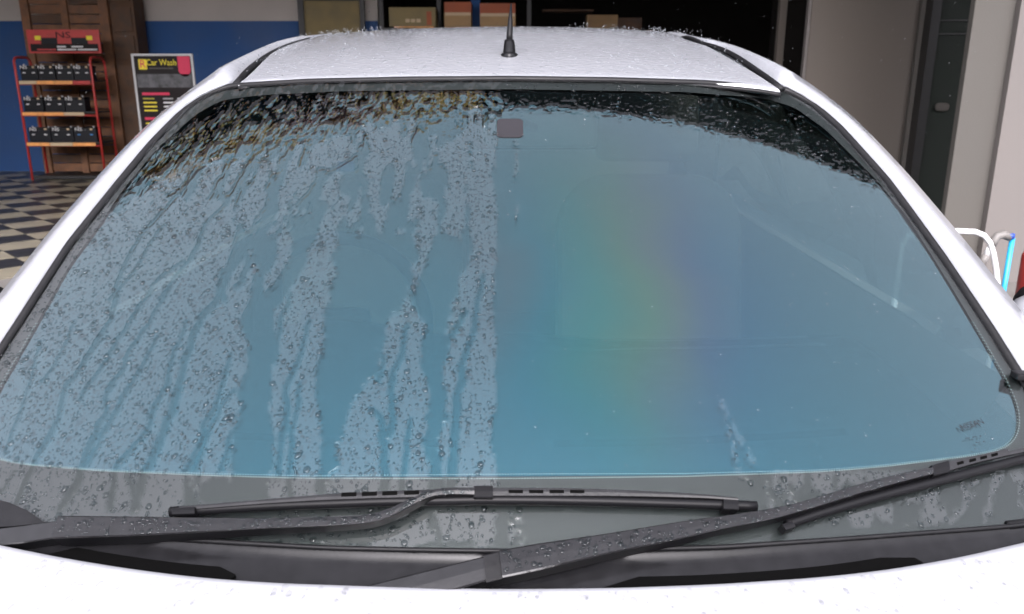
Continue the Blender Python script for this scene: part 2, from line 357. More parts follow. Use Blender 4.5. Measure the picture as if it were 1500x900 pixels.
wetm = 1 - blur(dry.astype(float), 1)
film_h = sstep(.32, .74, 1 - blur(dry.astype(float), 1))
H = film_h * .00095
turb = sstep(345, 170, PY) * (PX < 727) * sstep(760, 700, PX)
H += film_h * turb * (fbm(qx / 13, PY / 22, 41, 4) - .45) * .0034
top = sstep(60, -5, PY - LN) * (PX < 735)
H += film_h * top * (np.abs(fbm(qx / 12, PY / 15, 45, 3) - .5) * .0062 + (fbm(qx / 30, PY / 26, 47, 2) - .5) * .0030)
LR = np.interp(PX, [735, 860, 1000, 1150, 1250, 1310], [150, 153, 165, 190, 235, 275])
H += film_h * np.exp(-((PY - LR - 6) / 16) ** 2) * (PX > 735) * (fbm(PX / 7, PY / 5, 49, 3) - .35) * .00050
H += film_h * (fbm(PX / 46, PY / 60, 43, 2) - .5) * .00045 * np.where(PX < 728, 1, .10)
H += film_h * sstep(1255, 1000, PX) * sstep(735, 760, PX) * 0
# rivulets
RIV = [([(289, 237), (254, 292), (208, 344), (173, 405), (165, 467), (133, 510), (123, 533), (93, 570), (85, 613), (53, 670), (25, 737)], [.0022, .003, .0038, .0042]),
    ([(269, 382), (228, 411), (210, 443), (187, 477), (147, 537), (133, 557), (117, 587)], [.0024, .003, .0022]),
    ([(250, 420), (213, 480), (187, 520), (180, 537), (160, 570), (155, 583), (153, 607), (123, 673), (110, 717), (90, 745)], [.002, .0028, .004, .0065]),
    ([(230, 493), (200, 550), (180, 577), (173, 600), (147, 640), (127, 680)], [.0018, .003, .003]),
    ([(275, 470), (263, 500), (253, 513), (252, 530), (240, 570), (223, 600), (220, 623), (203, 650), (173, 680), (167, 697), (160, 745)], [.002, .0032, .0034, .004]),
    ([(352, 330), (335, 400), (318, 440), (297, 463), (277, 507), (267, 550), (253, 603), (233, 647), (217, 687), (195, 745)], [.003, .0046, .005, .0052, .0058]),
    ([(340, 520), (325, 560), (321, 586), (302, 617), (298, 635), (272, 690)], [.002, .003, .004]),
    ([(343, 571), (309, 620), (291, 669), (287, 690)], [.0016, .0026]), ([(353, 613), (332, 654), (326, 690)], [.002, .0032]),
    ([(709, 403), (695, 462), (692, 500), (679, 531), (673, 574), (668, 599), (665, 677), (662, 740)], [.0026, .003, .0045, .005]),
    ([(598, 475), (589, 518), (576, 549), (573, 574), (576, 587), (575, 618), (567, 640)], [.0024, .0036, .004]),
    ([(542, 598), (556, 612), (558, 636), (562, 649), (561, 720)], [.0024, .004, .0044]), ([(601, 615), (595, 677), (590, 720)], [.002, .003]),
    ([(682, 456), (667, 484), (651, 505)], [.003, .004]), ([(560, 520), (556, 560)], [.002, .002]), ([(186, 690), (196, 715), (200, 740)], [.0016, .0024]), ([(440, 560), (428, 640), (424, 740)], [.002, .003]),
    ([(450, 470), (440, 520), (420, 560), (415, 640), (405, 700)], [.002, .0034, .0034]), ([(425, 430), (410, 470), (404, 520)], [.0024, .003]), ([(120, 690), (100, 720), (88, 745)], [.0014, .002]), ([(20, 690), (5, 715), (-20, 740)], [.0014, .002]),
    ([(240, 330), (205, 380), (180, 420), (160, 440)], [.002, .0026]), ([(330, 300), (300, 330), (290, 360), (262, 400), (232, 440)], [.0024, .003, .002]), ([(60, 500), (45, 560), (30, 600), (5, 660)], [.0018, .0026]), ([(110, 470), (80, 540), (60, 560)], [.0018, .002])]
riv = np.zeros(PX.shape)
for i, (p, wd) in enumerate(RIV): stroke(riv, p, wd, .0010, 'round', .0022, i)
H = np.maximum(H, riv)
# beads: rain drops of many sizes on the bare patches, tiny bubbles on the sheet
def stamp(x, s, rx, rs, h, ang=0.0):
    r = max(rx, rs) * 1.1; i0 = max(0, int((x - r + .76) / DX)); i1 = min(NX, int((x + r + .76) / DX) + 2); j0 = max(0, int((s - r) / DS)); j1 = min(NS, int((s + r) / DS) + 2)
    if i1 <= i0 or j1 <= j0: return
    a = XX[i0:i1, j0:j1] - x; b = SS[i0:i1, j0:j1] - s; ca, sa = math.cos(ang), math.sin(ang)
    u = (a * ca + b * sa) / rx; v = (-a * sa + b * ca) / rs
    H[i0:i1, j0:j1] = np.maximum(H[i0:i1, j0:j1], h * np.sqrt(np.clip(1 - u * u - v * v, 0, 1)))
BUBBLES = []; BEADS = []                                     # the small beads are little domes of their own: (x, s, rx, rs, h, angle)
di, dj = np.where((dry > .5) & inside & (riv < 1e-6) & (PX > -30) & (PX < 1530)); pick = rng.integers(0, len(di), 9500)
for n, k in enumerate(pick):
    i, j = di[k], dj[k]
    r = .0009 + .0007 * rng.random() if n > 3200 else (.0014 + .0010 * rng.random() if n > 1250 else .0022 + .0027 * rng.random() ** 2)
    if PY[i, j] < 330 and n < 900 and rng.random() < .6: continue
    an = math.atan(float(slant[i, j])) * -.8; q = (gx[i], gs[j], r * (.82 + .3 * rng.random()), r * (.88 + .4 * rng.random()), r * (.36 + .2 * rng.random()), an)
    BEADS.append(q)
ri, rj = np.where(inside & (PX > 735) & (PY < 690) & (PX < 1480)); pick = rng.integers(0, len(ri), 300)
for n, k in enumerate(pick):
    r = .0007 + .0006 * rng.random() if n > 120 else .0012 + .0012 * rng.random(); BUBBLES.append((gx[ri[k]], gs[rj[k]], r, r, r * .6, 0))
# splash beads strung along the top edge on the right
ri, rj = np.where(inside & (PX > 735) & (PY < 128 + .00042 * np.clip(PX - 760, 0, 600) ** 2 + 34)); pick = rng.integers(0, len(ri), 560)
for n, k in enumerate(pick):
    r = .0010 + .0022 * rng.random() ** 2; BEADS.append((gx[ri[k]], gs[rj[k]], r * 1.3, r, r * .6, 0))

H = blur(H, 1) * .5 + H * .5
wet = (H > 2e-5) & inside
pos = base + gnorm(base) * (H + .00025)[..., None]
fm = wet[:-1, :-1] | wet[1:, :-1] | wet[:-1, 1:] | wet[1:, 1:]
fm &= inside[:-1, :-1] & inside[1:, 1:] & inside[1:, :-1] & inside[:-1, 1:]
def grid_mesh(name, pos, fmask, attr=None):
    nx, ns = pos.shape[:2]; idx = np.arange(nx * ns).reshape(nx, ns); a = idx[:-1, :-1][fmask]; b = idx[1:, :-1][fmask]; c = idx[1:, 1:][fmask]; d = idx[:-1, 1:][fmask]
    q = np.stack([a, b, c, d], 1); used = np.unique(q); remap = np.full(nx * ns, -1); remap[used] = np.arange(len(used)); q = remap[q]; v = pos.reshape(-1, 3)[used]
    m = bpy.data.meshes.new(name); m.vertices.add(len(v)); m.vertices.foreach_set('co', v.astype(np.float32).ravel())
    m.loops.add(q.size); m.loops.foreach_set('vertex_index', q.astype(np.int32).ravel()); m.polygons.add(len(q))
    m.polygons.foreach_set('loop_start', (np.arange(len(q)) * 4).astype(np.int32)); m.polygons.foreach_set('use_smooth', np.ones(len(q), bool))
    if attr is not None:
        at = m.attributes.new('wet', 'FLOAT', 'POINT'); at.data.foreach_set('value', attr.reshape(-1)[used].astype(np.float32))
    m.update(calc_edges=True); m.validate(); return m
water = obj('rain_water', grid_mesh('rain_water', pos, fm), M['water'])
tag(water, 'sheet, rivulets and beads of rain water lying on the windscreen', 'water', kind='stuff')
M['bead'] = see_through('bead_water', (.64, .68, .69), (1, 1, 1), 1.333)      # light through a bead is bent away from the pane behind it
M['hooddrop'] = see_through('paint_bead_water', (.935, .935, .935), (1, 1, 1), 1.333)
def dome_mesh(name, LIST, mat, label):
    bd = np.array(LIST); bt = np.interp(bd[:, 1], gs, gt); ii = np.clip(((bd[:, 0] + .76) / DX).round().astype(int), 0, NX - 1); jj = np.clip((bd[:, 1] / DS).round().astype(int), 0, NS - 1)
    bp = surf(bd[:, 0], bt, H[ii, jj] + .0002); bn = gnorm(bp); e1 = np.cross([0, 0, 1.0], bn); e1 /= np.linalg.norm(e1, axis=1, keepdims=True); e1 *= np.sign(e1[:, :1]); e2 = np.cross(bn, e1); e2 *= np.sign(e2[:, 2:3])
    ca, sa = np.cos(bd[:, 5])[:, None], np.sin(bd[:, 5])[:, None]; u1 = (e1 * ca + e2 * sa) * bd[:, 2:3]; u2 = (-e1 * sa + e2 * ca) * bd[:, 3:4]
    nb = 9; V = []; jit = .85 + .3 * rng.random((len(bd), nb))
    for sc_, hh in ((1, 0), (.9, .45), (.68, .78), (.34, .96)):
        for k in range(nb): a = 2 * math.pi * k / nb; V.append(bp + (u1 * math.cos(a) + u2 * math.sin(a)) * (sc_ * jit[:, k:k + 1]) + bn * (bd[:, 4:5] * hh))
    V.append(bp + bn * bd[:, 4:5]); V = np.stack(V, 1); nvb = V.shape[1]; Fc = []
    for lv in range(3):
        for k in range(nb): Fc.append((lv * nb + k, lv * nb + (k + 1) % nb, (lv + 1) * nb + (k + 1) % nb, (lv + 1) * nb + k))
    Fc = np.array(Fc); tri = np.array([(3 * nb + k, 3 * nb + (k + 1) % nb, 4 * nb, 4 * nb) for k in range(nb)])
    allf = (np.arange(len(bd)) * nvb)[:, None, None] + np.vstack([Fc])[None]; allt = (np.arange(len(bd)) * nvb)[:, None, None] + tri[None, :, :3]
    beads = obj(name, mesh(name, V.reshape(-1, 3), [tuple(q) for q in allf.reshape(-1, 4)] + [tuple(q) for q in allt.reshape(-1, 3)]), mat, None, True)
    tag(beads, label, 'water', kind='stuff')
dome_mesh('water_beads', BEADS, M['bead'], 'small rain beads dotted over the left half of the windscreen')
M['bubble'] = see_through('air_bubble', (.80, .84, .85), (1, 1, 1), 1.5, base=.03, rough=.2)
dome_mesh('air_bubbles', BUBBLES, M['bubble'], 'tiny pale bubbles in the water sheet on the right half of the windscreen')
wa = np.clip(blur(np.maximum(wet.astype(float), 0), 1), 0, 1)
cs = slice(None, None, 2)
ins2 = inside[cs, cs]; glass = own(obj('windscreen', grid_mesh('windscreen', base[cs, cs], ins2[:-1, :-1] | ins2[1:, 1:], wa[cs, cs]), M['glass']))
glass['label'] = 'laminated windscreen glass, left half streaked with water'
HB = H.copy()                                  # what the film mirrors is bent by the refraction of sheet, runs and larger beads above it: a third of their slope
for (bx, bs, rx_, rs_, bh, ba) in BEADS:
    if max(rx_, rs_) < .0017: continue
    r_ = max(rx_, rs_) * 1.1; i0 = max(0, int((bx - r_ + .76) / DX)); i1 = min(NX, int((bx + r_ + .76) / DX) + 2); j0 = max(0, int((bs - r_) / DS)); j1 = min(NS, int((bs + r_) / DS) + 2)
    u_ = (XX[i0:i1, j0:j1] - bx) / rx_; v_ = (SS[i0:i1, j0:j1] - bs) / rs_; HB[i0:i1, j0:j1] = np.maximum(HB[i0:i1, j0:j1], bh * .8 * np.clip(1 - u_ * u_ - v_ * v_, 0, 1))
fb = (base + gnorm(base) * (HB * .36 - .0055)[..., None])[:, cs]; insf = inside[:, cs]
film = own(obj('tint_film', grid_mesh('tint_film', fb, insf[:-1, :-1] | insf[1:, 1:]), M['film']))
for o in (film, frit, dots): o.parent = glass; o.matrix_parent_inverse = Matrix.Identity(4)
# car-maker name and type marks printed in the lower right corner
def on_pane(name, me, px, py, mat, off=-.0015, rz=0.0):
    p = on_glass(px, py, off); n = gnorm(p); xax = np.cross([0, 0, 1.0], n); xax = np.cross(n, np.cross(xax, n)); xax = np.cross([0, 0, 1.0], n); xax /= np.linalg.norm(xax); yax = np.cross(n, xax)
    if xax[0] < 0: xax, yax = -xax, -yax
    mt = Matrix(((xax[0], yax[0], n[0], p[0]), (xax[1], yax[1], n[1], p[1]), (xax[2], yax[2], n[2], p[2]), (0, 0, 0, 1))) @ Matrix.Rotation(rz, 4, 'Z')
    me.transform(mt); return own(obj(name, me, mat), glass)
M['print'] = P('grey_print', (.012, .010, .014), .8, spec=.1)
me = text_mesh('NISSAN', .0125); me.materials.clear(); on_pane('maker_name', me, 1424, 622, M['print'], -.0012, R(6))
V, Fc = [], []
for r_, yy in enumerate((-.004, .004, -.012)):
    for k in range(7):
        if rng.random() < .35: continue
        x0 = -.014 + k * .004; n = len(V); V += [(x0, yy, 0), (x0 + .0028, yy, 0), (x0 + .0028, yy + .0012, 0), (x0, yy + .0012, 0)]; Fc.append((n, n + 1, n + 2, n + 3))
on_pane('type_marks', mesh('type_marks', V, Fc), 1429, 645, M['print'], -.0012)
def rrect(w_, h_, r_, n=6):
    v = []
    for cx, cy, a0 in ((w_ - r_, h_ - r_, 0), (-w_ + r_, h_ - r_, 90), (-w_ + r_, -h_ + r_, 180), (w_ - r_, -h_ + r_, 270)):
        for k in range(n + 1): a = R(a0 + 90 * k / n); v.append((cx + r_ * math.cos(a), cy + r_ * math.sin(a), 0))
    return v
v = rrect(.0235, .0285, .010); M['sensor'] = P('sensor_patch', (.020, .014, .018), .8, spec=.1)
on_pane('sensor_patch', mesh('sensor_patch', v, [tuple(range(len(v)))]), 747, 187.5, M['sensor'], -.0040)

# ---- roof
def zroof(x, y):
    y = np.minimum(y, 3.106) ; return 1.417 + .22 * (y - 1.64) - .075 * (y - 1.64) ** 2 - .07 * x * x
def solve(px, py, g, lo=.3, hi=2.6):
    """first crossing of a surface g(p) > 0 above, along the pixel's ray"""
    r = ray(px, py); lo = np.full(r.shape[:-1], lo); hi = np.full(r.shape[:-1], hi)
    for _ in range(45):
        m = .5 * (lo + hi); s = g(CAM + m[..., None] * r) > 0; lo = np.where(s, m, lo); hi = np.where(s, hi, m)
    return CAM + (.5 * (lo + hi))[..., None] * r
YD = [1.66, 1.75, 1.85, 2.0, 2.2, 2.5, 2.8, 3.2, 3.7]; XD = [.585, .60, .612, .624, .642, .664, .676, .68, .66]
def xd(y): return np.interp(y, YD, XD)
def ditch_xy(px):
    q = solve(np.array(px)[:, 0], np.array(px)[:, 1], lambda p: p[..., 2] - zroof(p[..., 0], p[..., 1]), .8, 2.55); return np.vstack([np.c_[np.abs(q[:, 0]), q[:, 1]], [[abs(q[-1, 0]) + .012, 3.2], [abs(q[-1, 0]), 3.7]]])
DL = ditch_xy([(335, 125), (345, 114), (359, 98), (395, 74), (420, 64), (444, 57.5)]); DR = ditch_xy([(1155, 131), (1137, 116), (1111, 99), (1090, 84), (1061, 69), (1034, 62)])
def xl(y): return np.interp(y, DL[:, 1], DL[:, 0])
def xr(y): return np.interp(y, DR[:, 1], DR[:, 0])
edge = smoothline([(349, 123.5), (372, 120), (450, 116), (600, 113.5), (745, 113), (900, 114.5), (1030, 119), (1115, 127), (1143, 132.5)], 61, 2)
fe = solve(edge[:, 0], edge[:, 1], lambda p: p[..., 2] - zroof(p[..., 0], p[..., 1]), .8, 2.0)
rows = []
lip = fe.copy(); lip[:, 2] -= .012; lip[:, 1] += .004; rows.append(lip)
fe2 = fe.copy(); fe2[:, 2] -= .002; rows.append(fe2)
u = fe[:, 0] / np.abs(fe[:, 0]).max()
for k in np.linspace(.015, 1, 40) ** 1.25:
    y = fe[:, 1] + k * (3.75 - fe[:, 1]); x = fe[:, 0] * (1 - min(1, k * 6)) + min(1, k * 6) * u * (np.where(u < 0, xl(y), xr(y)) - .02); x = np.where(x < 0, np.maximum(x, -(xl(y) - .02)), np.minimum(x, xr(y) - .02))
    z = zroof(x, y) - np.clip(y - 3.1, 0, 9) ** 2 * .12; rows.append(np.stack([x, y, z], 1))
roof = own(loft('roof', rows, M['paint_wet'], flip=True)); roof_rows = rows
lin = [np.stack([r[:, 0] * .985, r[:, 1] + .01, r[:, 2] - .03], 1) for r in rows[2:]]
own(loft('headliner', lin, M['liner'], flip=False), roof)

# ---- windscreen pillars running up into the roof rails, ditch mouldings, rubber trim
LP = [((-130, 735), (-150, 725), (-200, 700)), ((-75, 640), (-90, 628), (-135, 592)), ((-30, 562), (-42, 552), (-76, 519)), ((23, 480), (11, 470), (-16, 450)), ((62, 418), (51, 410), (29, 394)), ((101, 359), (91, 351), (74, 337)),
      ((173, 269), (166, 263), (150, 250)), ((220, 212), (212, 206), (203, 194)), ((273, 158), (266, 153), (254, 149)), ((303, 138), (298, 134), (285, 126)), ((334, 127), (331, 123), (313, 106))]
RP = [((1640, 770), (1662, 755), (1705, 730)), ((1575, 690), (1598, 676), (1630, 648)), ((1500, 560), (1520, 545), (1549, 525)), ((1450, 480), (1462, 471), (1492, 450)), ((1415, 427), (1424, 420), (1452, 400)), ((1380, 375), (1388, 369), (1413, 351)),
      ((1300, 265), (1309, 259), (1324, 247)), ((1230, 187), (1238, 180), (1252, 172)), ((1190, 152), (1196, 147), (1213, 141)), ((1170, 141), (1175, 136), (1190, 124)), ((1150, 131), (1155, 128), (1171, 112))]
DITCH = {-1: ([(335, 125), (345, 114), (359, 98), (395, 74), (420, 64), (444, 57.5)], [(311, 107), (322, 98), (345, 87), (366, 78), (408, 62), (445, 55)]),
         1: ([(1155, 131), (1137, 116), (1111, 99), (1090, 84), (1061, 69), (1034, 62)], [(1172, 113), (1160, 105), (1149, 98), (1120, 84), (1080, 70), (1036, 60)])}
pillar_pts = {}; ditch = {}
for side, PR in ((-1, LP), (1, RP)):
    a = [resample([r[k] for r in PR], 34) for k in range(3)]
    for q in a:
        for _ in range(2): q[1:-1] = .5 * q[1:-1] + .25 * (q[:-2] + q[2:])
    g = on_glass(a[0][:, 0], a[0][:, 1], .001); cp, sp = math.cos(PITCH), math.sin(PITCH)
    dg = (g - CAM) @ np.array([0, cp, -sp])
    lows = np.linspace(1, 0, 34)
    p0 = on_glass(a[0][:, 0], a[0][:, 1], -.003); p1 = at_depth(a[1][:, 0], a[1][:, 1], dg - .008); p3 = at_depth(a[2][:, 0], a[2][:, 1], dg + .045)
    m1 = a[1] * .72 + a[2] * .28; p2 = at_depth(m1[:, 0], m1[:, 1], dg - .004); m2 = a[1] * .35 + a[2] * .65; p2b = at_depth(m2[:, 0], m2[:, 1], dg + .012)
    out = p3 + np.array([side * .012, .03, -.03]); out2 = out + np.array([-side * .01, .02, -.035])
    rws = [list(t) for t in zip(p0, p1, p2, p2b, p3, out, out2)]
    D, S = DITCH[side]; D = smoothline(D, 12, 1); S = smoothline(S, 12, 1)
    dp3 = solve(D[:, 0], D[:, 1], lambda p: p[..., 2] - zroof(p[..., 0], p[..., 1]), .8, 2.55); dd = (dp3 - CAM) @ np.array([0, cp, -sp])
    q3 = at_depth(S[:, 0], S[:, 1], dd + .02)
    for i in range(1, 12):
        a_, b_ = dp3[i], q3[i]; L_ = lambda u, dz: a_ * (1 - u) + b_ * u + np.array([0, 0, dz])
        rws.append([a_ + [-side * .014, 0, -.016], a_ + [0, 0, .001], L_(.3, .006), L_(.68, .007), b_, b_ + [side * .016, .01, -.035], b_ + [side * .004, .02, -.075]])
    e_a, e_b = dp3[-1], q3[-1]; w_ = abs(e_b[0] - e_a[0])
    DX_ = [(abs(q[0]), q[1]) for q in dp3]
    for y in (2.75, 3.0, 3.3, 3.7):
        if y < e_a[1] + .05: continue
        x = float(np.interp(y, [e_a[1], 3.2, 3.7], [abs(e_a[0]), abs(e_a[0]) + .012, abs(e_a[0])])); z = float(zroof(x, y)) - max(0, y - 3.1) ** 2 * .12; DX_.append((x, y))
        t_ = lambda dx, dz: np.array([side * (x + dx), y, z + dz]); rws.append([t_(-.014, -.016), t_(0, .001), t_(.02, .001), t_(.045, -.006), t_(.075, -.022), t_(.09, -.057), t_(.08, -.097)])
    ditch[side] = np.array(DX_)
    o = own(loft('windscreen_pillar', rws, M['paint_wet'], flip=(side < 0))); pillar_pts[side] = rws
    o['label'] = 'white painted pillar and roof rail on the %s edge of the photo' % ('left' if side < 0 else 'right')
    ys = np.linspace(ditch[side][0, 1] + .01, 3.7, 40); xx = np.interp(ys, ditch[side][:, 1], ditch[side][:, 0]) - .011
    zz = zroof(xx, ys) - np.clip(ys - 3.1, 0, 9) ** 2 * .12 - .003 - .08 * np.clip(ys - 2.4, 0, 1)
    own(tube('roof_moulding', np.stack([side * xx, ys, zz], 1), .0085, M['rubber'], None, 8, .6))
trim = surf(*((XO * .998 + np.array([0, .2]) * .002).T), .001)
tpx, tpy = project(trim); keep = ~((tpy > 700) & (tpx > 40) & (tpx < 1460))
start = int(np.argmax(~keep)); idx = [i % len(trim) for i in range(start, start + len(trim)) if keep[i % len(trim)]]
own(tube('rubber_trim', trim[idx], .0065, M['rubber'], None, 8, .8), glass)
own(tube('roof_seal', np.stack([fe[:, 0], fe[:, 1] - .002, fe[:, 2] - .009], 1), .006, M['rubber'], None, 8, .8), glass)
p = on_glass(1497, 551, .010); v, f = box_vf(-.012, .012, -.010, .010, -.004, .006); bm_ = mesh('trim_clip', [(p[0] + a, p[1] + b, p[2] + c) for a, b, c in v], f); own(obj('trim_clip', bevel(bm_, .003), M['rubber']), glass)

# ---- hood and cowl
def zhood(x, y): return .885 - .04 * x * x + .14 * (y - .8) - np.clip(.45 - y, 0, 9) ** 2 * .10
hp = smoothline([(-260, 716), (-130, 762), (0, 793), (100, 813), (200, 829), (300, 841), (400, 848), (600, 855), (745, 857), (900, 855.5), (1050, 850), (1200, 840), (1300, 829), (1400, 812), (1500, 789), (1630, 758), (1760, 712)], 91, 3)
he = solve(hp[:, 0], hp[:, 1], lambda p: p[..., 2] - zhood(p[..., 0], p[..., 1]), .5, 1.8)
rows = []
r0 = he.copy(); r0[:, 2] -= .016; r0[:, 1] -= .012; rows.append(r0)
r0 = he.copy(); r0[:, 2] -= .006; r0[:, 1] += .001; rows.append(r0)
for k in (0.004, .012, .03, .06, .1, .18, .3, .45, .6, .8, 1.0):
    y = he[:, 1] + k * (-.28 - he[:, 1]); x = he[:, 0] * (1 - .10 * k); z = zhood(x, y) - (.002 if k < .005 else 0); rows.append(np.stack([x, y, z], 1))
nose = rows[-1].copy(); nose[:, 1] -= .03; nose[:, 2] -= .05; rows.append(nose)
hood = own(loft('hood', rows, M['paint'], flip=False)); hood_rows = rows
nose2 = nose.copy(); nose2[:, 1] -= .10; nose2[:, 2] -= .14; nose3 = nose2.copy(); nose3[:, 2] = .22
own(loft('front_bumper', [nose, nose2, nose3], M['paint'], flip=False))
sp_ = smoothline([(-140, 720), (-40, 748), (60, 768), (200, 787), (475, 803), (600, 806), (745, 808), (900, 806), (1060, 802), (1265, 788), (1500, 770), (1560, 757), (1640, 735)], 91, 2)
s0 = on_glass(sp_[:, 0], sp_[:, 1] - 2, .003); s1 = on_glass(sp_[:, 0], sp_[:, 1], .004); s1b = on_glass(sp_[:, 0], sp_[:, 1] + 3, .001)
xs_ = np.interp(s1[:, 0], he[:, 0], np.arange(len(he))); e_ = np.stack([np.interp(s1[:, 0], he[:, 0], he[:, k]) for k in range(3)], 1)
rows = [s0, s1, s1b]
for k in (.3, .6, .9, 1.15, 1.7): 
    q = s1b * (1 - k) + (e_ + np.array([0, 0, -.020])) * k; rows.append(q)
cowl = own(loft('cowl_panel', rows, M['plastic'], flip=False))
own(tube('cowl_seal', np.stack([s1[:, 0], s1[:, 1] - .001, s1[:, 2] + .001], 1), .0028, M['rubber'], None, 6), cowl)
M['void'] = P('intake_black', (.003, .003, .003), .9, spec=.02)
def cowl_plate(name, pts, mat, lift=.0):
    q = solve(np.array(pts)[:, 0], np.array(pts)[:, 1], lambda p: p[..., 2] - (zhood(p[..., 0], p[..., 1]) - .010 + lift), .5, 1.8)
    n = len(q); v = [tuple(a) for a in q] + [(a[0], a[1], a[2] - .012) for a in q]; f = [tuple(range(n))[::-1]] + [(i, (i + 1) % n, n + (i + 1) % n, n + i) for i in range(n)]
    return own(obj(name, mesh(name, v, f), mat), cowl)
cowl_plate('air_intake', [(880, 862), (935, 845), (985, 836), (1090, 829), (1180, 823), (1290, 817), (1340, 817), (1352, 824), (1330, 834), (1200, 852), (1050, 862)], M['void'])
cowl_plate('air_intake', [(70, 812), (120, 800), (200, 800), (262, 812), (318, 828), (345, 842), (330, 855), (200, 842)], M['void'])
pts = [(-60, 716), (-20, 728), (12, 736), (40, 748), (66, 766), (20, 771), (-60, 775)]
q = on_glass(np.array(pts)[:, 0], np.array(pts)[:, 1], .010); q2 = on_glass(np.array(pts)[:, 0], np.array(pts)[:, 1], .001); n = len(q)
own(obj('cowl_corner', mesh('cowl_corner', list(q) + list(q2), [tuple(range(n))[::-1]] + [(i, (i + 1) % n, n + (i + 1) % n, n + i) for i in range(n)]), M['plastic']), cowl)

# ---- wipers
def band(name, U, L, offU, offL, depth, mat, parent, n=44, crown=.0008):
    """channel-shaped arm traced by its upper and lower edge, standing off the glass"""
    U = smoothline(U, n, 2); L = smoothline(L, n, 2); oU = np.interp(np.linspace(0, 1, n), np.linspace(0, 1, np.size(offU)), np.atleast_1d(offU)); oL = np.interp(np.linspace(0, 1, n), np.linspace(0, 1, np.size(offL)), np.atleast_1d(offL))
    dp = np.interp(np.linspace(0, 1, n), np.linspace(0, 1, np.size(depth)), np.atleast_1d(depth))
    a = on_glass(U[:, 0], U[:, 1], oU); b = on_glass(L[:, 0], L[:, 1], oL); m = (a + b) / 2 + gnorm(a) * crown; na = gnorm(a)
    ia = a * .94 + b * .06; ib = b * .94 + a * .06; a2 = a - na * .0012; b2 = b - na * .0012
    a3 = a - na * dp[:, None]; b3 = b - na * dp[:, None]
    rows = [list(t) for t in zip(a3, a2, ia, m, ib, b2, b3)]; nv = 7
    v = [p for r in rows for p in r]; f = [q[::-1] for q in grid_faces(n, nv)]
    for i in range(n - 1): f.append((i * nv, (i + 1) * nv, (i + 1) * nv + 6, i * nv + 6)[::-1])
    f.append(tuple(range(nv))); f.append(tuple((n - 1) * nv + k for k in range(nv))[::-1])
    o = own(obj(name, mesh(name, v, f), mat, None), parent); o.data.polygons.foreach_set('use_smooth', [False] * len(f))
    o.data.materials.append(M['blade']); o.data.polygons.foreach_set('material_index', [0 if (k < (n - 1) * 6 and 1 <= k % 6 <= 4) else 1 for k in range(len(f))]); return o  # sides take the matte blade black: their shade is put into the material
def slab(name, U, L, offU, offL, th, mat, parent, n=30): return band(name, U, L, offU, offL, th, mat, parent, n, .0004)
arm_surfaces = []
def wiper(label, armU, armL, aoU, aoL, rootU, rootL, strips, slots, blade, hinge, conn):
    arm = band('wiper', armU, armL, aoU, aoL, [.024, .022, .018, .012], M['armpaint'], None); arm.parent = car; arm.matrix_parent_inverse = car_inv
    arm['label'] = label
    if rootU: band('arm_root', rootU, rootL, [.020, .024], [.022, .026], .018, M['armpaint'], arm, 20)
    for U, L in strips: slab('blade_spine', U, L, .0185, .0185, .004, M['armpaint'], arm, 34)
    for U, L in slots: slab('spine_slot', U, L, .0192, .0192, .002, M['void'], arm, 8)
    bl, bw = blade; c = smoothline(bl, 60, 2); n = 60
    # rubber holder and lip
    p = on_glass(c[:, 0], c[:, 1], .011); own(tube('blade_holder', p, .0062, M['blade'], None, 10), arm)
    p2 = on_glass(c[:, 0], c[:, 1], .0055); a = p2 + gnorm(p2) * .002; 
    v, f = tube_vf(p2, .0030, 6, flat=1.0); own(obj('rubber_lip', mesh('rubber_lip', v, f), M['blade'], None, True), arm)
    for h in hinge: slab('hinge', *h, .029, .031, .020, M['rubber'], arm, 6)
    for h in conn: slab('blade_clip', *h, .0215, .0225, .014, M['blade'], arm, 8)
    return arm
w1 = wiper('wiper lying flat at the foot of the glass, hinged on the left',
    [(85, 755), (320, 758), (380, 758.5), (458, 757), (535, 755), (560, 749), (585, 738), (610, 726), (634, 714.5), (660, 713.5), (695, 714)], [(75, 789), (200, 785), (320, 778), (380, 774), (458, 771), (545, 766), (568, 759), (590, 748), (612, 735), (634, 724.5), (660, 724), (695, 725)],
    [.030, .030, .028, .024], [.034, .033, .030, .024],
    [(-20, 776), (30, 770), (82, 763)], [(-25, 800), (30, 796), (76, 789)],
    [([(262, 742), (380, 732), (472, 724), (560, 719), (640, 716.5), (700, 715)], [(262, 748), (380, 738.5), (472, 733), (560, 730), (640, 728), (700, 727)]), ([(722, 714), (800, 714), (888, 716), (960, 719.5), (1035, 724), (1081, 729)], [(722, 727), (800, 727), (888, 727), (960, 728), (1035, 730), (1081, 733)])],
    [([(x0, 721.5 - k * .9), (x0 + 22, 720.7 - k * .9)], [(x0, 728 - k * .9), (x0 + 22, 727.2 - k * .9)]) for k, x0 in enumerate((500, 530, 560, 592))] + [([(x0, 717.5), (x0 + 21, 717.7)], [(x0, 722.5), (x0 + 21, 722.7)]) for x0 in (745, 775, 805, 835)],
    ([(250, 750), (400, 741), (560, 735), (700, 732.5), (800, 733), (900, 735), (1000, 738), (1090, 741), (1108, 742)], 0),
    [], [([(694, 711), (722, 711)], [(694, 729), (722, 729)]), ([(1060, 731), (1082, 732)], [(1060, 746), (1082, 747)]), ([(252, 744), (285, 742)], [(252, 754), (285, 753)])])
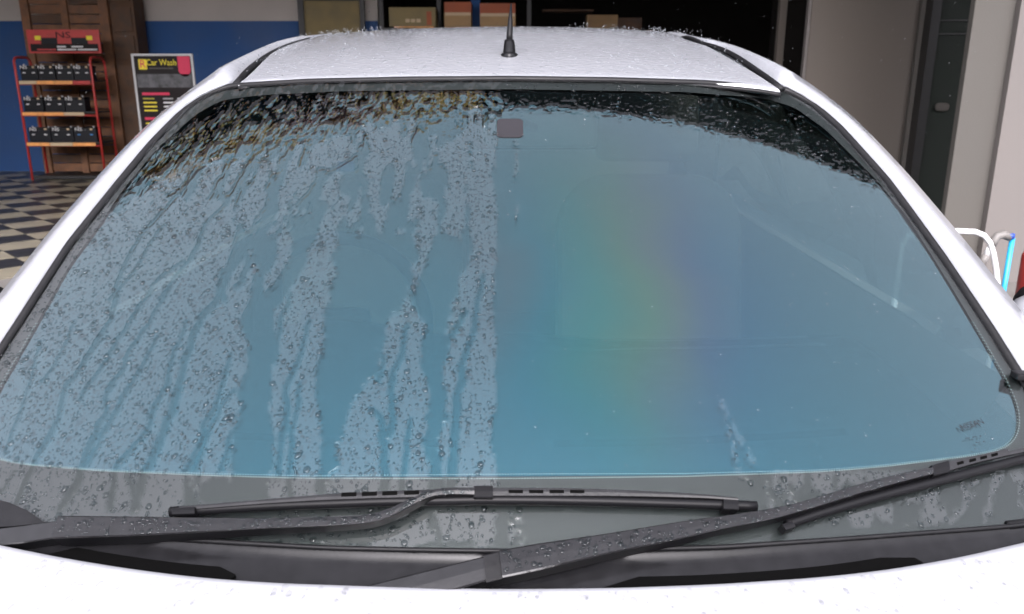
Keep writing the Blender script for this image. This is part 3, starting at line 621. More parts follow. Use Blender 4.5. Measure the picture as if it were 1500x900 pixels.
w2 = wiper('wiper rising to the right edge, hinged at the middle of the cowl',
    [(731, 806), (780, 797), (885, 782), (1000, 763), (1060, 755), (1120, 746.5), (1163, 738), (1210, 724), (1265, 707), (1310, 695), (1340, 689), (1367, 684)], [(736, 846), (800, 833), (885, 812), (1000, 789), (1060, 774), (1120, 763), (1168, 751), (1215, 737), (1265, 721), (1310, 709), (1340, 701), (1367, 694)],
    [.031, .030, .028, .024], [.036, .034, .030, .024],
    [(520, 862), (600, 842), (712, 814)], [(560, 892), (640, 872), (716, 850)],
    [([(1384, 677), (1430, 667), (1476, 657)], [(1391, 690), (1432, 678), (1479, 667)]), ([(1476, 661), (1520, 652), (1600, 636)], [(1479, 667), (1523, 658), (1603, 642)])],
    [([(x0, y0), (x0 + 9, y0 - 2.2)], [(x0 + 1, y0 + 4.6), (x0 + 10, y0 + 2.2)]) for x0, y0 in ((1402, 677), (1420, 673), (1436, 669), (1452, 665))],
    ([(1152, 768), (1200, 752), (1265, 733), (1330, 716), (1400, 698), (1450, 685), (1500, 672), (1560, 658)], 0),
    [([(708, 813), (733, 806)], [(712, 853), (737, 847)])], [([(1365, 681), (1390, 674)], [(1368, 697), (1392, 691)]), ([(1145, 768), (1160, 763)], [(1152, 777), (1166, 772)])])

# ---- antenna
pb = solve(np.array(746.), np.array(83.), lambda p: p[..., 2] - zroof(p[..., 0], p[..., 1]), .8, 2.4)
def ellrow(c, a, b, n=16): return [(c[0] + a * math.cos(2 * math.pi * k / n), c[1] + b * math.sin(2 * math.pi * k / n), c[2]) for k in range(n)]
rws = []
for dz, dy, a, b in ((-.006, .02, .0185, .034), (.002, .02, .0185, .034), (.005, .02, .017, .031), (.0055, .02, .0135, .026), (.010, .022, .0135, .025), (.028, .030, .0115, .017), (.034, .033, .0095, .012), (.035, .033, .003, .003)):
    r_ = ellrow((pb[0], pb[1] + dy, pb[2] + dz + .002), a, b); rws.append(r_ + r_[:1])
ant = own(loft('antenna', rws, P('antenna_black', (.008, .008, .009), .3, spec=.25)))
ant['label'] = 'black rod antenna standing on the front of the white roof'
b0 = np.array([pb[0], pb[1] + .033, pb[2] + .030]); own(tube('rod', [b0, b0 + [.001, .008, .02], b0 + [.002, .020, .048], b0 + [.004, .036, .082]], [.0074, .0070, .0048, .0018], M['blade'], None, 10), ant)

# ---- sides, glass, rear (seen only through the cabin or from a step aside)
for side in (-1, 1):
    rws = pillar_pts[side]; top = [r[-1] for r in rws[2:]]
    belt = [np.array([side * (.80 if t[1] > 1.2 else .76 + .04 * max(0, t[1] - .9) / .3), t[1] + .02, min(.97, t[2] - .02)]) for t in top]
    own(loft('side_window', [list(t) for t in zip(top, [(a + b) / 2 + np.array([side * .02, 0, 0]) for a, b in zip(top, belt)], belt)], M['sideglass'], flip=(side < 0)))
    ysd = [-.25, 0.0, .4, .8, 1.1, 1.5, 2.0, 2.6, 3.2, 3.7, 4.1]
    rr = []
    for y in ysd:
        zb = .97 if y > 1.1 else float(zhood(.7, y)) - .01 if y < .8 else .9
        xo = .80 if y > 0.2 else .74
        rr.append([(side * (xo - .03), y, zb), (side * (xo + .005), y, zb - .03), (side * (xo + .035), y, .70), (side * (xo + .03), y, .45), (side * (xo - .01), y, .22)])
    bs = own(loft('body_side', rr, M['paint'], flip=(side > 0)))
    own(loft('door_trim', [[(side * .745, y, .98), (side * .70, y, .90), (side * .70, y, .3)] for y in (1.15, 1.6, 2.2, 2.9, 3.6)], M['dash2'], flip=(side < 0)), bs)
    own(loft('fender_top', [[(side * .72, y, float(zhood(.7, y)) - .01), (side * .765, y, float(zhood(.7, y)) - .008 if y < .8 else .9)] for y in (-.25, .1, .5, .8, 1.0)], M['paint'], flip=(side < 0)), bs)
    for yw in (.35, 2.95):
        v, f = tube_vf([(side * .62, yw, .30), (side * .63, yw, .30), (side * .80, yw, .30), (side * .82, yw, .30)], [.20, .295, .295, .22], 28)
        wl = own(obj('wheel', mesh('wheel', v, f), M['rubber'], None, True))
        v, f = tube_vf([(side * .80, yw, .30), (side * .827, yw, .30)], [.195, .18], 24); own(obj('rim', mesh('rim', v, f), P('alloy', (.5, .5, .52), .35, 1), None, True), wl)
re = roof_rows[-1]; rg = [re, re * np.array([1, 1, 1]) + np.array([0, .16, -.16]), re * np.array([1.03, 1, 0]) + np.array([0, .33, 1.0])]
own(loft('rear_window', rg, M['sideglass'], flip=True))
tl = rg[-1].copy(); tl2 = tl.copy() * np.array([1.15, 1, 1]) + np.array([0, .06, -.2]); tl3 = tl2.copy(); tl3[:, 2] = .25
own(loft('tail_panel', [tl, tl2, tl3], M['paint'], flip=True))
box_ = own(obj('cabin_floor', mesh('cabin_floor', *box_vf(-.76, .76, .6, 4.1, .22, .27)), M['darktrim']))
# cabin
xs = np.linspace(-.70, .70, 41); prof = [(.99, .885), (1.10, .905), (1.25, .915), (1.40, .92), (1.52, .915), (1.60, .895), (1.645, .85), (1.65, .70), (1.58, .35)]
rws = []
for x in xs:
    hump = .045 * math.exp(-((x + .36) / .17) ** 2) + .02 * math.exp(-((x) / .12) ** 2)
    rws.append([(x, y + .17 * x * x, z - .03 * x * x + hump * max(0, min(1, (y - 1.2) / .3)) * (1 if y < 1.63 else .6)) for y, z in prof])
dash = own(loft('dashboard', rws, M['dash'], flip=False))
for x0, x1 in ((-.5, -.06), (.06, .5)):
    own(loft('defroster_vent', [[(x, 1.075 + .17 * x * x, .906), (x, 1.095 + .17 * x * x, .908)] for x in np.linspace(x0, x1, 9)], M['void']), dash)
own(loft('passenger_tray', [[(x, 1.46 + .17 * x * x, .921 - .03 * x * x), (x, 1.585 + .17 * x * x, .901 - .03 * x * x)] for x in np.linspace(.10, .62, 12)], M['dash2']), dash)
ring = [(-.36 + .185 * math.cos(a), 1.60 + .075 * math.sin(a), .93 + .165 * math.sin(a)) for a in np.linspace(0, 2 * math.pi, 33)]
sw = own(tube('steering_wheel', ring, .015, M['darktrim'], None, 8)); own(obj('hub', bevel(mesh('hub', *box_vf(-.43, -.29, 1.57, 1.64, .87, .96)), .02), M['darktrim']), sw)
for x in (-.37, .37):
    rr_ = rrect(.25, .33, .15, 8); nn_ = len(rr_); v = [(a, -.06, b + .33) for a, b, _ in rr_] + [(a, .06, b + .33) for a, b, _ in rr_]; f = [tuple(range(nn_)), tuple(range(nn_, 2 * nn_))[::-1]] + [(i, nn_ + i, nn_ + (i + 1) % nn_, (i + 1) % nn_) for i in range(nn_)]
    me = bevel(mesh('front_seat', v, f), .03, 3); me.transform(Matrix.Translation((x, 2.08, .52)) @ Matrix.Rotation(R(-16), 4, 'X'))
    st = own(obj('front_seat', me, M['seat'], None, False))
    v, f = box_vf(-.14, .14, -.045, .045, 0, .19); me = bevel(mesh('headrest', v, f), .04, 4); me.transform(Matrix.Translation((x, 2.29, 1.19)) @ Matrix.Rotation(R(-8), 4, 'X')); own(obj('headrest', me, M['seat'], None, True), st)
    v, f = box_vf(-.25, .25, -.52, .02, 0, .16); me = bevel(mesh('cushion', v, f), .05, 4); me.transform(Matrix.Translation((x, 2.08, .42))); own(obj('cushion', me, M['seat'], None, True), st)
v, f = box_vf(-.60, .60, -.06, .06, 0, .62); me = bevel(mesh('rear_seat', v, f), .05, 4); me.transform(Matrix.Translation((0, 3.0, .55)) @ Matrix.Rotation(R(-18), 4, 'X')); own(obj('rear_seat', me, M['seat'], None, True))
v, f = box_vf(-.115, .115, -.018, .018, -.035, .035); me = bevel(mesh('rear_view_mirror', v, f), .016, 3); me.transform(Matrix.Translation((.055, 1.66, 1.315)) @ Matrix.Rotation(R(-6), 4, 'X')); mir = own(obj('rear_view_mirror', me, M['dash2'], None, True))
own(tube('mirror_stem', [(0.0, 1.555, 1.335), (.02, 1.59, 1.335), (.045, 1.65, 1.32)], .009, M['darktrim']), mir)
for side in (-1, 1): own(tube('seat_belt', [(side * .60, 2.42, 1.28), (side * .58, 2.36, 1.0), (side * .56, 2.3, .7)], .024, M['liner'], None, 6, .15))
# door mirror on the right of the picture
p = np.array([.92, 1.36, 1.00])
def ellipsoid(c, r, n=14, m=10, cut=None):
    v = []
    for i in range(m + 1):
        th = math.pi * i / m
        for k in range(n): 
            ph = 2 * math.pi * k / n; q = [math.sin(th) * math.cos(ph), math.sin(th) * math.sin(ph), math.cos(th)]
            q = [math.copysign(abs(a) ** .7, a) for a in q]; v.append((c[0] + r[0] * q[0], c[1] + r[1] * q[1], c[2] + r[2] * q[2]))
    f = [(i * n + k, (i + 1) * n + k, (i + 1) * n + (k + 1) % n, i * n + (k + 1) % n) for i in range(m) for k in range(n)]
    return v, f
for side in (-1, 1):
    dm = own(obj('door_mirror', mesh('door_mirror', *ellipsoid((side * .995, 1.420, 1.003), (.088, .045, .064))), M['rubber'], None, True))
    own(obj('mirror_cap', mesh('mirror_cap', *ellipsoid((side * .980, 1.375, .992), (.106, .060, .066))), M['paint'], None, True), dm)
    own(obj('mirror_arm', mesh('mirror_arm', *tube_vf([(side * .79, 1.42, .955), (side * .88, 1.42, .965)], .022, 8)), M['rubber'], None, True), dm)

# ---- beads of water on hood, wiper arms, pillars and roof
def caps(name, pts, nrm, rad, hgt, label, n=9, elong=None):
    V, Fc = [], []
    for i in range(len(pts)):
        nn = nrm[i]; t = np.cross(nn, [0, 1.0, 0.13]); t /= np.linalg.norm(t); b = np.cross(nn, t); B = len(V); r = rad[i]; h = hgt[i]; e = elong[i] if elong is not None else 1.0; j = rng.random(n) * .25 + .875
        for lv, (sc_, hh) in enumerate(((1, 0), (.86, .5), (.5, .87))):
            for k in range(n): a = 2 * math.pi * k / n; V.append(pts[i] + r * sc_ * j[k] * (math.cos(a) * t + math.sin(a) * e * b) + nn * h * hh)
        V.append(pts[i] + nn * h)
        for lv in (0, 1):
            for k in range(n): Fc.append((B + lv * n + k, B + lv * n + (k + 1) % n, B + (lv + 1) * n + (k + 1) % n, B + (lv + 1) * n + k))
        for k in range(n): Fc.append((B + 2 * n + k, B + 2 * n + (k + 1) % n, B + 3 * n))
    o = obj(name, mesh(name, V, Fc), M['bead' if name == 'wiper_drops' else 'hooddrop' if name == 'hood_drops' else 'water'], None, True); tag(o, label, 'water', kind='stuff'); return o
def scatter_rows(rows, n, r0, r1, wfun=None):
    rows = np.array(rows); a, b = rows.shape[:2]; i = rng.random(n) * (a - 1.001); j = rng.random(n) * (b - 1.001); i0 = i.astype(int); j0 = j.astype(int); fi = (i - i0)[:, None]; fj = (j - j0)[:, None]
    p = (rows[i0, j0] * (1 - fi) + rows[i0 + 1, j0] * fi) * (1 - fj) + (rows[i0, j0 + 1] * (1 - fi) + rows[i0 + 1, j0 + 1] * fi) * fj
    nn = np.cross(rows[i0 + 1, j0] - rows[i0, j0], rows[i0, j0 + 1] - rows[i0, j0]); nn /= np.linalg.norm(nn, axis=1, keepdims=True) + 1e-12; nn[nn[:, 2] < 0] *= -1
    r = r0 + (r1 - r0) * rng.random(n) ** 2.5; return p, nn, r
p, nn, r = scatter_rows(hood_rows[3:7], 900, .0012, .0042); caps('hood_drops', p + nn * .0001, nn, r, r * .3, 'rain drops beading on the white hood', elong=1 + rng.random(len(r)) * .9)
p, nn, r = scatter_rows(roof_rows[2:24], 5200, .0012, .0042); caps('roof_drops', p + nn * .0001, nn, r, r * .5, 'rain drops splashing on the white roof', 7)
for s in (-1, 1):
    rw = [[q[k] for k in range(1, 5)] for q in pillar_pts[s]]; p, nn, r = scatter_rows(rw, 900, .0010, .0030); caps('pillar_drops', p + nn * .0001, nn, r, r * .5, 'rain drops on the white pillar at the %s of the photo' % ('left' if s < 0 else 'right'), 7)
for a, lab in ((w1, 'rain drops on the wiper that lies flat'), (w2, 'rain drops on the wiper that rises to the right')):
    n = 44; vv = np.array([v.co for v in a.data.vertices]).reshape(n, 7, 3); rw = vv[:, 2:5]; p, nn, r = scatter_rows(rw, 420, .0008, .0034); s = np.sign((nn * gnorm(p)).sum(1)); nn *= s[:, None]; caps('wiper_drops', p + nn * .0001, nn, r, r * .38, lab)

# ================================================================== the place round the car
M['asphalt'] = P('wet_asphalt', (.05, .05, .052), .35, noise=(3, .3, 8), bump=(120, .4, .01))
M['concrete'] = P('floor_concrete', (.16, .15, .14), .6, noise=(2.5, .25, 8))
M['tile_l'] = P('cream_tile', (.24, .215, .16), .35, noise=(6, .18, 6)); M['tile_d'] = P('black_tile', (.022, .022, .024), .35, noise=(6, .35, 6))
M['beige'] = P('beige_wall', (.46, .42, .385), .85, noise=(1.2, .12, 8)); M['blue'] = P('blue_wall', (.016, .066, .20), .7, noise=(1.5, .15, 8))
M['taupe'] = P('taupe_panel', (.125, .108, .092), .75, noise=(1.5, .10, 8)); M['grey'] = P('grey_plaster', (.085, .079, .07), .85, noise=(2, .10, 8), bump=(60, .15, .004))
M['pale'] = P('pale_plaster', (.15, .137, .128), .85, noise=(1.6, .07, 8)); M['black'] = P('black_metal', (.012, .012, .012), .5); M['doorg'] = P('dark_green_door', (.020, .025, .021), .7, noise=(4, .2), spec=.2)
M['ochre'] = P('ochre_board', (.21, .165, .08), .8, noise=(5, .2)); M['red'] = P('red_metal', (.42, .035, .03), .45, noise=(12, .15)); M['maroon'] = P('maroon_sign', (.12, .012, .03), .5)
M['wood'] = P('brown_wood', (.17, .08, .04), .7, noise=(9, .45, 8), bump=(40, .3, .004)); M['wood2'] = P('dark_wood', (.085, .045, .025), .7, noise=(9, .4, 8))
M['card'] = P('cardboard', (.34, .22, .11), .9, noise=(8, .12)); M['card_r'] = P('red_print_card', (.34, .10, .05), .9, noise=(8, .12)); M['tape'] = P('pale_tape', (.50, .38, .24), .6)
M['ink'] = P('poster_black', (.012, .009, .009), .6, spec=.2, noise=(5, .3)); M['yellow'] = P('yellow_print', (.75, .62, .03), .6); M['magenta'] = P('crimson_print', (.52, .02, .07), .6); M['white'] = P('white_print', (.70, .70, .70), .6)
M['alu'] = P('aluminium', (.45, .45, .45), .5); M['orange'] = P('orange_label', (.75, .33, .10), .6, noise=(14, .25)); M['batt'] = P('battery_black', (.007, .008, .011), .5, spec=.25); M['battlid'] = P('battery_lid', (.010, .010, .011), .6, spec=.2)
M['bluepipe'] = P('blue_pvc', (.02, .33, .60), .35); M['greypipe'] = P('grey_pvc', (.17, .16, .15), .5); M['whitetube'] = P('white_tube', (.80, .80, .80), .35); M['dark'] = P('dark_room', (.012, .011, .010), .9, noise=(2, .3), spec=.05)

ground = obj('ground', mesh('ground', [(-600, -600, 0), (600, -600, 0), (600, 600, 0), (-600, 600, 0)], [(0, 1, 2, 3)]), M['asphalt']); ground['kind'] = 'structure'
floor = obj('floor', mesh('floor', [(-9, 4.9, .004), (7, 4.9, .004), (7, 17, .004), (-9, 17, .004)], [(0, 1, 2, 3)]), M['concrete']); floor['kind'] = 'structure'
TS = .36; a45 = R(45); ax = np.array([math.cos(a45), math.sin(a45)]); ay = np.array([-math.sin(a45), math.cos(a45)]); org = np.array([-4.74, 7.70])
g_ = .003
tv, tf = box_vf(g_, TS - g_, g_, TS - g_, 0, .006); tmesh = [mesh('floor_tile', tv, tf), mesh('floor_tile', tv, tf)]; tmesh[0].materials.append(M['tile_l']); tmesh[1].materials.append(M['tile_d'])
for i in range(-16, 17):
    for j in range(-16, 17):
        p = org + ax * i * TS + ay * j * TS
        if not (-7.6 < p[0] < -2.5 and 5.6 < p[1] < 12.1): continue
        o = bpy.data.objects.new('floor_tile', tmesh[(i + j) % 2]); C.objects.link(o); o.parent = floor; o.location = (p[0], p[1], .0042 + .0006 * random.random()); o.rotation_euler = (0, 0, a45)

# ---- building
bld = empty('shop_building', (0, 12.6, 0)); tag(bld, 'shop behind the car with blue and beige walls and deep dark canopy', 'building'); binv = Matrix.Translation((0, -12.6, 0))
def bown(o, parent=None):
    o.parent = parent or bld
    if parent is None: o.matrix_parent_inverse = binv
    return o
WX = float(at_y(553, 20, 12.6)[0]); YB = 12.6; ZB = float(at_y(300, 31, YB)[2])
bw = bown(box('back_wall', -9, WX, YB, YB + .2, 0, 4.4, M['beige'])); bown(box('blue_dado', -9, WX, YB - .006, YB, 0.002, ZB, M['blue']), bw)
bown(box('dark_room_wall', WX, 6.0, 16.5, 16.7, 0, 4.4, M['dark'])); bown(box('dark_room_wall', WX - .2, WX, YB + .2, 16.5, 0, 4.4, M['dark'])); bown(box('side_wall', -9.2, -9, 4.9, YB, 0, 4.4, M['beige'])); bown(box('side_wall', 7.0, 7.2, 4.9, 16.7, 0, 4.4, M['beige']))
CY, CZ = 3.37, 4.55
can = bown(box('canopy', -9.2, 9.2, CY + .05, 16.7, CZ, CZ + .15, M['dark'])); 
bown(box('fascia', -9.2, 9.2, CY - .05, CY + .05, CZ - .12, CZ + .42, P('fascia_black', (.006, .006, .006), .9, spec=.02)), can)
bown(box('fascia_sign', -3.4, -.25, CY - .07, CY - .052, CZ + .06, CZ + .40, P('fascia_ochre', (.26, .13, .035), .8, noise=(4, .5, 6), spec=.1)), can); bown(box('fascia_sign', -1.9, -1.1, CY - .085, CY - .072, CZ + .08, CZ + .24, M['maroon']), can)
# right-hand side: pole, panel, glazed door, column, wall
def px_box(name, x0, x1, y, mat, z0, z1, dep, parent=None, pyr=100, bev=0):
    a = float(at_y(x0, pyr, y)[0]); b = float(at_y(x1, pyr, y)[0]); return bown(box(name, a, b, y, y + dep, z0, z1, mat, None, bev), parent)
px_box('steel_post', 1140, 1150, 9.0, M['taupe'], 0, 4.5, .08, pyr=50)
px_box('dark_room_wall', 1128, 1186, 9.6, M['dark'], 0, 4.5, .1)
pn_ = px_box('wall_panel', 1181, 1338, 8.0, M['taupe'], 0, 4.5, .12); px_box('panel_edge', 1176.5, 1180.5, 7.985, M['pale'], 0, 4.5, .06, pn_); px_box('panel_edge', 1338.5, 1349, 7.96, M['grey'], 0, 4.5, .2, pn_)
dr = px_box('glazed_door', 1362, 1446, 7.2, M['doorg'], 0, 4.5, .05); px_box('door_frame', 1348, 1361, 7.15, M['black'], 0, 4.5, .12, dr, 150)
for py in (30, 50): 
    z = float(at_y(1400, py, 7.2)[2]); a = float(at_y(1362, py, 7.2)[0]); b = float(at_y(1440, py, 7.2)[0]); bown(box('door_rail', a, b, 7.188, 7.198, z - .006, z + .006, M['black']), dr)
c = at_y(1380, 157, 7.18); v, f = ellipsoid(tuple(c), (.062, .012, .036)); bown(obj('door_plate', mesh('door_plate', v, f), M['grey'], None, True), dr)
px_box('column', 1415, 1490, 5.7, M['grey'], 0, 4.45, .06, None, 100, .006)
px_box('end_wall', 1481, 1700, 5.64, M['pale'], 0, 4.45, .055, None, 100)

# ---- row of shops across the street, at the photographer's back (added to block low sky light; reflected in the wet glass)
e = empty('added_street_shops', (0, -12, 0)); tag(e, 'unseen row of plain shop houses added across the street to block low sky', 'building'); sinv = Matrix.Translation((0, 12, 0))
for k in range(-5, 6):
    h = (5.4, 5.9, 5.0)[k % 3]; o = box('added_shop_front', k * 5 - 2.48, k * 5 + 2.48, -18, -12, 0, h, (M['beige'], M['grey'], M['taupe'])[k % 3]); o.parent = e; o.matrix_parent_inverse = sinv
    for z0, z1 in ((.1, 2.7), (3.4, 4.6)): 
        q = box('shutter' if z0 < 1 else 'window', k * 5 - 1.9, k * 5 + 1.9, -12.0 + .003, -11.95, z0, z1, M['dark']); q.parent = o
# ---- ochre board in black frame, shelf and cartons at the back
def wbox(name, x0, x1, y0, y1, y, dep, mat, parent=None, bev=0):
    ym = (max(y0, 0) + min(y1, 60)) / 2; xa_, xb_ = at_y(x0, ym, y), at_y(x1, ym, y); a = at_y(x0, y1, y); b = at_y(x1, y0, y); a = (xa_[0], a[1], a[2]); b = (xb_[0], b[1], b[2]); return box(name, float(a[0]), float(b[0]), y, y + dep, float(a[2]), float(b[2]), mat, parent, bev)
def thing_at(name, px, py, y, label, cat, group=None):
    p = at_y(px, py, y); e = empty(name, (float(p[0]), y, 0)); tag(e, label, cat, group); return e, Matrix.Translation((-float(p[0]), -y, 0))
def under(o, e, inv): o.parent = e; o.matrix_parent_inverse = inv; return o
e, inv = thing_at('framed_board', 486, 30, 12.4, 'ochre board in a black frame against the blue wall', 'board')
under(wbox('board', 446, 527, -90, 140, 12.42, .03, M['ochre']), e, inv)
for x0, x1 in ((437, 445.5), (527.5, 534)): under(wbox('frame_post', x0, x1, -90, 200, 12.38, .06, M['black']), e, inv)
under(wbox('frame_rail', 445.5, 527.5, -8, 1, 12.39, .05, M['black']), e, inv)
e, inv = thing_at('storage_shelf', 660, 45, 12.0, 'black storage shelf in the dark behind the car roof', 'shelf')
under(wbox('shelf_board', 558, 775, 41, 45, 11.9, .5, M['black']), e, inv)
for x in (556, 640, 772): under(wbox('upright', x, x + 6, -90, 300, 12.42, .05, M['black']), e, inv)
under(wbox('back_sheet', 690, 703, -40, 41, 12.38, .03, M['blue']), e, inv)
for (x0, x1, y0, y1, lab, typ) in ((570, 638, 11, 41, 'plain brown carton with orange strip on the shelf, left of three', 0), (651, 690, 3, 41, 'narrow carton with red top band, middle of three on the shelf', 1), (703, 755, 5, 41, 'wide carton with red top band behind the antenna', 1)):
    e, inv = thing_at('carton', (x0 + x1) / 2, 41, 11.95, lab, 'box', 'cartons on the storage shelf')
    if typ: 
        h = y0 + (y1 - y0) * .42; under(wbox('carton_lower', x0, x1, h, y1, 11.95, .35, M['card']), e, inv); under(wbox('printed_band', x0, x1, y0, h - .3, 11.952, .35, M['card_r']), e, inv); under(wbox('tape', x0 + 1, x1 - .5, h - .5, h + 4, 11.942, .004, M['tape']), e, inv)
    else:
        under(wbox('carton_body', x0, x1, y0, y1 - 2, 11.95, .35, M['ochre']), e, inv); under(wbox('strip', x0 + 7, x1 - 3, y1 - 2, y1 + 3, 11.94, .35, M['orange']), e, inv); under(wbox('side_print', x1 - 13, x1 - 6, y0 + 6, y1 - 4, 11.944, .004, M['card_r']), e, inv)
        for k in range(3): under(wbox('print_mark', x0 + 24 + k * 8, x0 + 30 + k * 8, y0 + 17, y0 + 22, 11.944, .004, M['tape']), e, inv)
for k, (x0, x1, y0, y1, m, lab) in enumerate(((795, 870, 14, 17, 'wood2', 'thin wooden slat in the dark behind the antenna'), (860, 905, 22, 42, 'card', 'dim carton in the dark right of the antenna'), (905, 940, 26, 44, 'wood2', 'dim wooden crate in the dark behind the roof'))):
    o = wbox(('wooden_plank', 'dim_carton', 'wooden_crate')[k], x0, x1, y0, y1, 13.6, .3, M[m], None, .01); tag(o, lab, ('plank', 'box', 'crate')[k])
    z = float(at_y(x0, y1, 13.6)[2]); 
e, inv = thing_at('dark_counter', 860, 46, 13.5, 'dark counter in the unlit room behind the car', 'counter'); under(wbox('counter_top', 780, 960, 44.5, 48, 13.45, .6, M['wood2']), e, inv); under(box('counter_body', .35, 2.1, 13.5, 14.0, 0, 1.9, M['dark']), e, inv)

# ---- wooden door leaves / crates at the back left: planks one by one
e, inv = thing_at('wooden_cabinet', 110, 250, 12.1, 'tall brown plank cabinet behind the red battery rack', 'cabinet')
def plank(x0, x1, y0, y1, y, dep, m): 
    o = wbox('plank', x0, x1, y0, y1, y, dep, M[m], None, .004); return under(o, e, inv)
XL = lambda x, py: x + (130 - 0) * 0
zs = np.linspace(.05, 2.75, 22)
xa = [float(at_y(q, 60, 12.1)[0]) for q in (36, 48, 94, 104, 150, 163)]
for k in range(len(zs) - 1):
    for (a, b) in ((xa[1], xa[2]), (xa[3], xa[4])):
        o = box('plank', a + .004, b - .004, 12.13, 12.16, zs[k] + .006, zs[k + 1] - .006, M['wood'] if (k * 7 + int(a * 10)) % 5 else M['wood2'], None, .004); o.rotation_euler = (0, 0, 0); under(o, e, inv)
for a, b in ((xa[0], xa[1]), (xa[2], xa[3]), (xa[4], xa[5])): under(box('stile', a, b, 12.10, 12.17, 0, 2.8, M['wood'], None, .006), e, inv)
under(box('side_panel', xa[5] + .002, float(at_y(214, 60, 12.45)[0]), 12.16, 12.5, 0, 2.8, M['wood2'], None, .006), e, inv)
for k in range(0, 21, 3): under(box('plank', xa[5] + .03, float(at_y(210, 60, 12.45)[0]), 12.14, 12.158, zs[k] + .03, zs[k + 3] - .03, M['wood2'], None, .004), e, inv)

# ---- red battery rack
RY = 11.45
e, inv = thing_at('battery_rack', 85, 255, RY, 'red metal display rack with header board, full of black batteries', 'rack')
rack, rinv = e, inv
def rpt(px, py, y): p = at_y(px, py, y); return tuple(float(a) for a in p)
def zof(py, y=RY): return float(at_y(80, py, y)[2])
xL, xR = rpt(30, 150, RY)[0], rpt(140, 150, RY)[0]
for x in (xL, xR):
    zt = zof(84); under(tube('post', [(x, RY, 0), (x, RY, zt - .05), (x, RY + .03, zt - .01), (x, RY + .10, zt), (x, RY + .32, zt), (x, RY + .38, zt - .04), (x, RY + .40, zt - .12), (x, RY + .40, 0)], .017, M['red'], None, 8), rack, rinv)
rowsb = [(118, 28, 133, 4, 0), (164, 33, 124, 3, 1), (208.5, 40, 141, 3, 0)]
gsm = {}
for r_, (py, x0, x1, n, sp) in enumerate(rowsb):
    z = zof(py); under(box('shelf', xL, xR, RY + .01, RY + .38, z - .02, z, M['black'], None), rack, rinv); under(tube('shelf_rail', [(xL, RY + .005, z - .05), (xR, RY + .005, z - .05)], .012, M['red'], None, 6), rack, rinv)
    xa_ = [rpt(q, py, RY)[0] for q in np.linspace(x0, x1, n + 1)]
    for k in range(n):
        a, b = xa_[k] + .008, xa_[k + 1] - .008; hgt = .20; wd_ = b - a
        st = box('price_strip', a - .004, b + .004, RY - .020, RY - .012, z - .05, z - .006, M['red'] if (r_ == 0 and k == 3) else M['orange'] if (k + r_) % 3 else M['tape'], None); under(st, rack, rinv)
        be = empty('car_battery', ((a + b) / 2, RY + .03 + .02 * random.random(), z + .0005), R(random.uniform(-3, 3)))
        order = ['leftmost', 'second from left', 'third from left', 'rightmost'] if n == 4 else ['leftmost', 'middle', 'rightmost']
        tag(be, 'black car battery on the %s shelf of the red rack, %s of %s' % (('top', 'middle', 'bottom')[r_], order[k], ('four', 'three', 'three')[r_]), 'battery', 'batteries on the red rack')
        box('case', -wd_ / 2, wd_ / 2, 0, .17, 0, hgt * .78, M['batt'], be, .006); box('lid', -wd_ / 2 - .002, wd_ / 2 + .002, -.002, .172, hgt * .785, hgt * .95, M['battlid'], be, .005)
        for s in (-1, 1): 
            v, f = tube_vf([(s * wd_ * .36, .05, hgt * .94), (s * wd_ * .36, .05, hgt * 1.05)], .010, 8); obj('terminal', mesh('terminal', v, f), M['alu'], be)
        text('brand_letters', 'NS', .062, M['white'], be, (-wd_ * .27, -.004, hgt * .84), sx=1.3)
        box('round_seal', wd_ * .24, wd_ * .36, -.005, -.003, hgt * .80, hgt * .92, M['tape'], be)
        for s in (-1, 1): box('case_mark', s * wd_ * .28 - .02, s * wd_ * .28 + .02, -.003, -.001, hgt * .46, hgt * .52, M['white'] if not (r_ == 2 and k == 2) else P('blue_eye', (.05, .25, .6), .5), be)  # small white marks on the case front, blue on one battery
z = zof(256); under(box('bottom_board', xL + .02, xR - .02, RY + .01, RY + .38, z - .06, z - .02, M['black']), rack, rinv)
zt, zb = zof(43), zof(78); hx0, hx1 = rpt(34, 60, RY)[0], rpt(141, 60, RY)[0]
under(box('header_board', hx0, hx1, RY + .10, RY + .12, zb, zt, M['red'], None, .004), rack, rinv)
H_ = zt - zb; W_ = hx1 - hx0; yh = RY + .096
under(box('header_panel', hx0 + .03, hx1 - .03, yh, yh + .003, zb + H_ * .08, zb + H_ * .40, M['ink']), rack, rinv)
o = text('header_letters', 'NS', .115, M['ink'], None, ((hx0 + hx1) / 2, yh, zb + H_ * .76), sx=1.5); under(o, rack, rinv)
for s, cx in ((-1, .30), (1, .72)):
    x = hx0 + W_ * cx; under(box('printed_battery', x - .11, x + .11, yh, yh + .003, zb + H_ * .40, zb + H_ * .66, M['batt']), rack, rinv)
    x = hx0 + W_ * (.15 if s < 0 else .86); under(box('printed_badge', x - .04, x + .04, yh - .001, yh + .002, zb + H_ * .56, zb + H_ * .74, M['yellow']), rack, rinv)
for (a, b, c, m) in ((.40, .52, .27, 'white'), (.60, .76, .27, 'white'), (.12, .38, .15, 'red'), (.40, .66, .15, 'white'), (.68, .95, .15, 'white')): under(box('header_print', hx0 + W_ * a, hx0 + W_ * b, yh - .003, yh - .001, zb + H_ * (c - .02), zb + H_ * (c + .035), M[m]), rack, rinv)

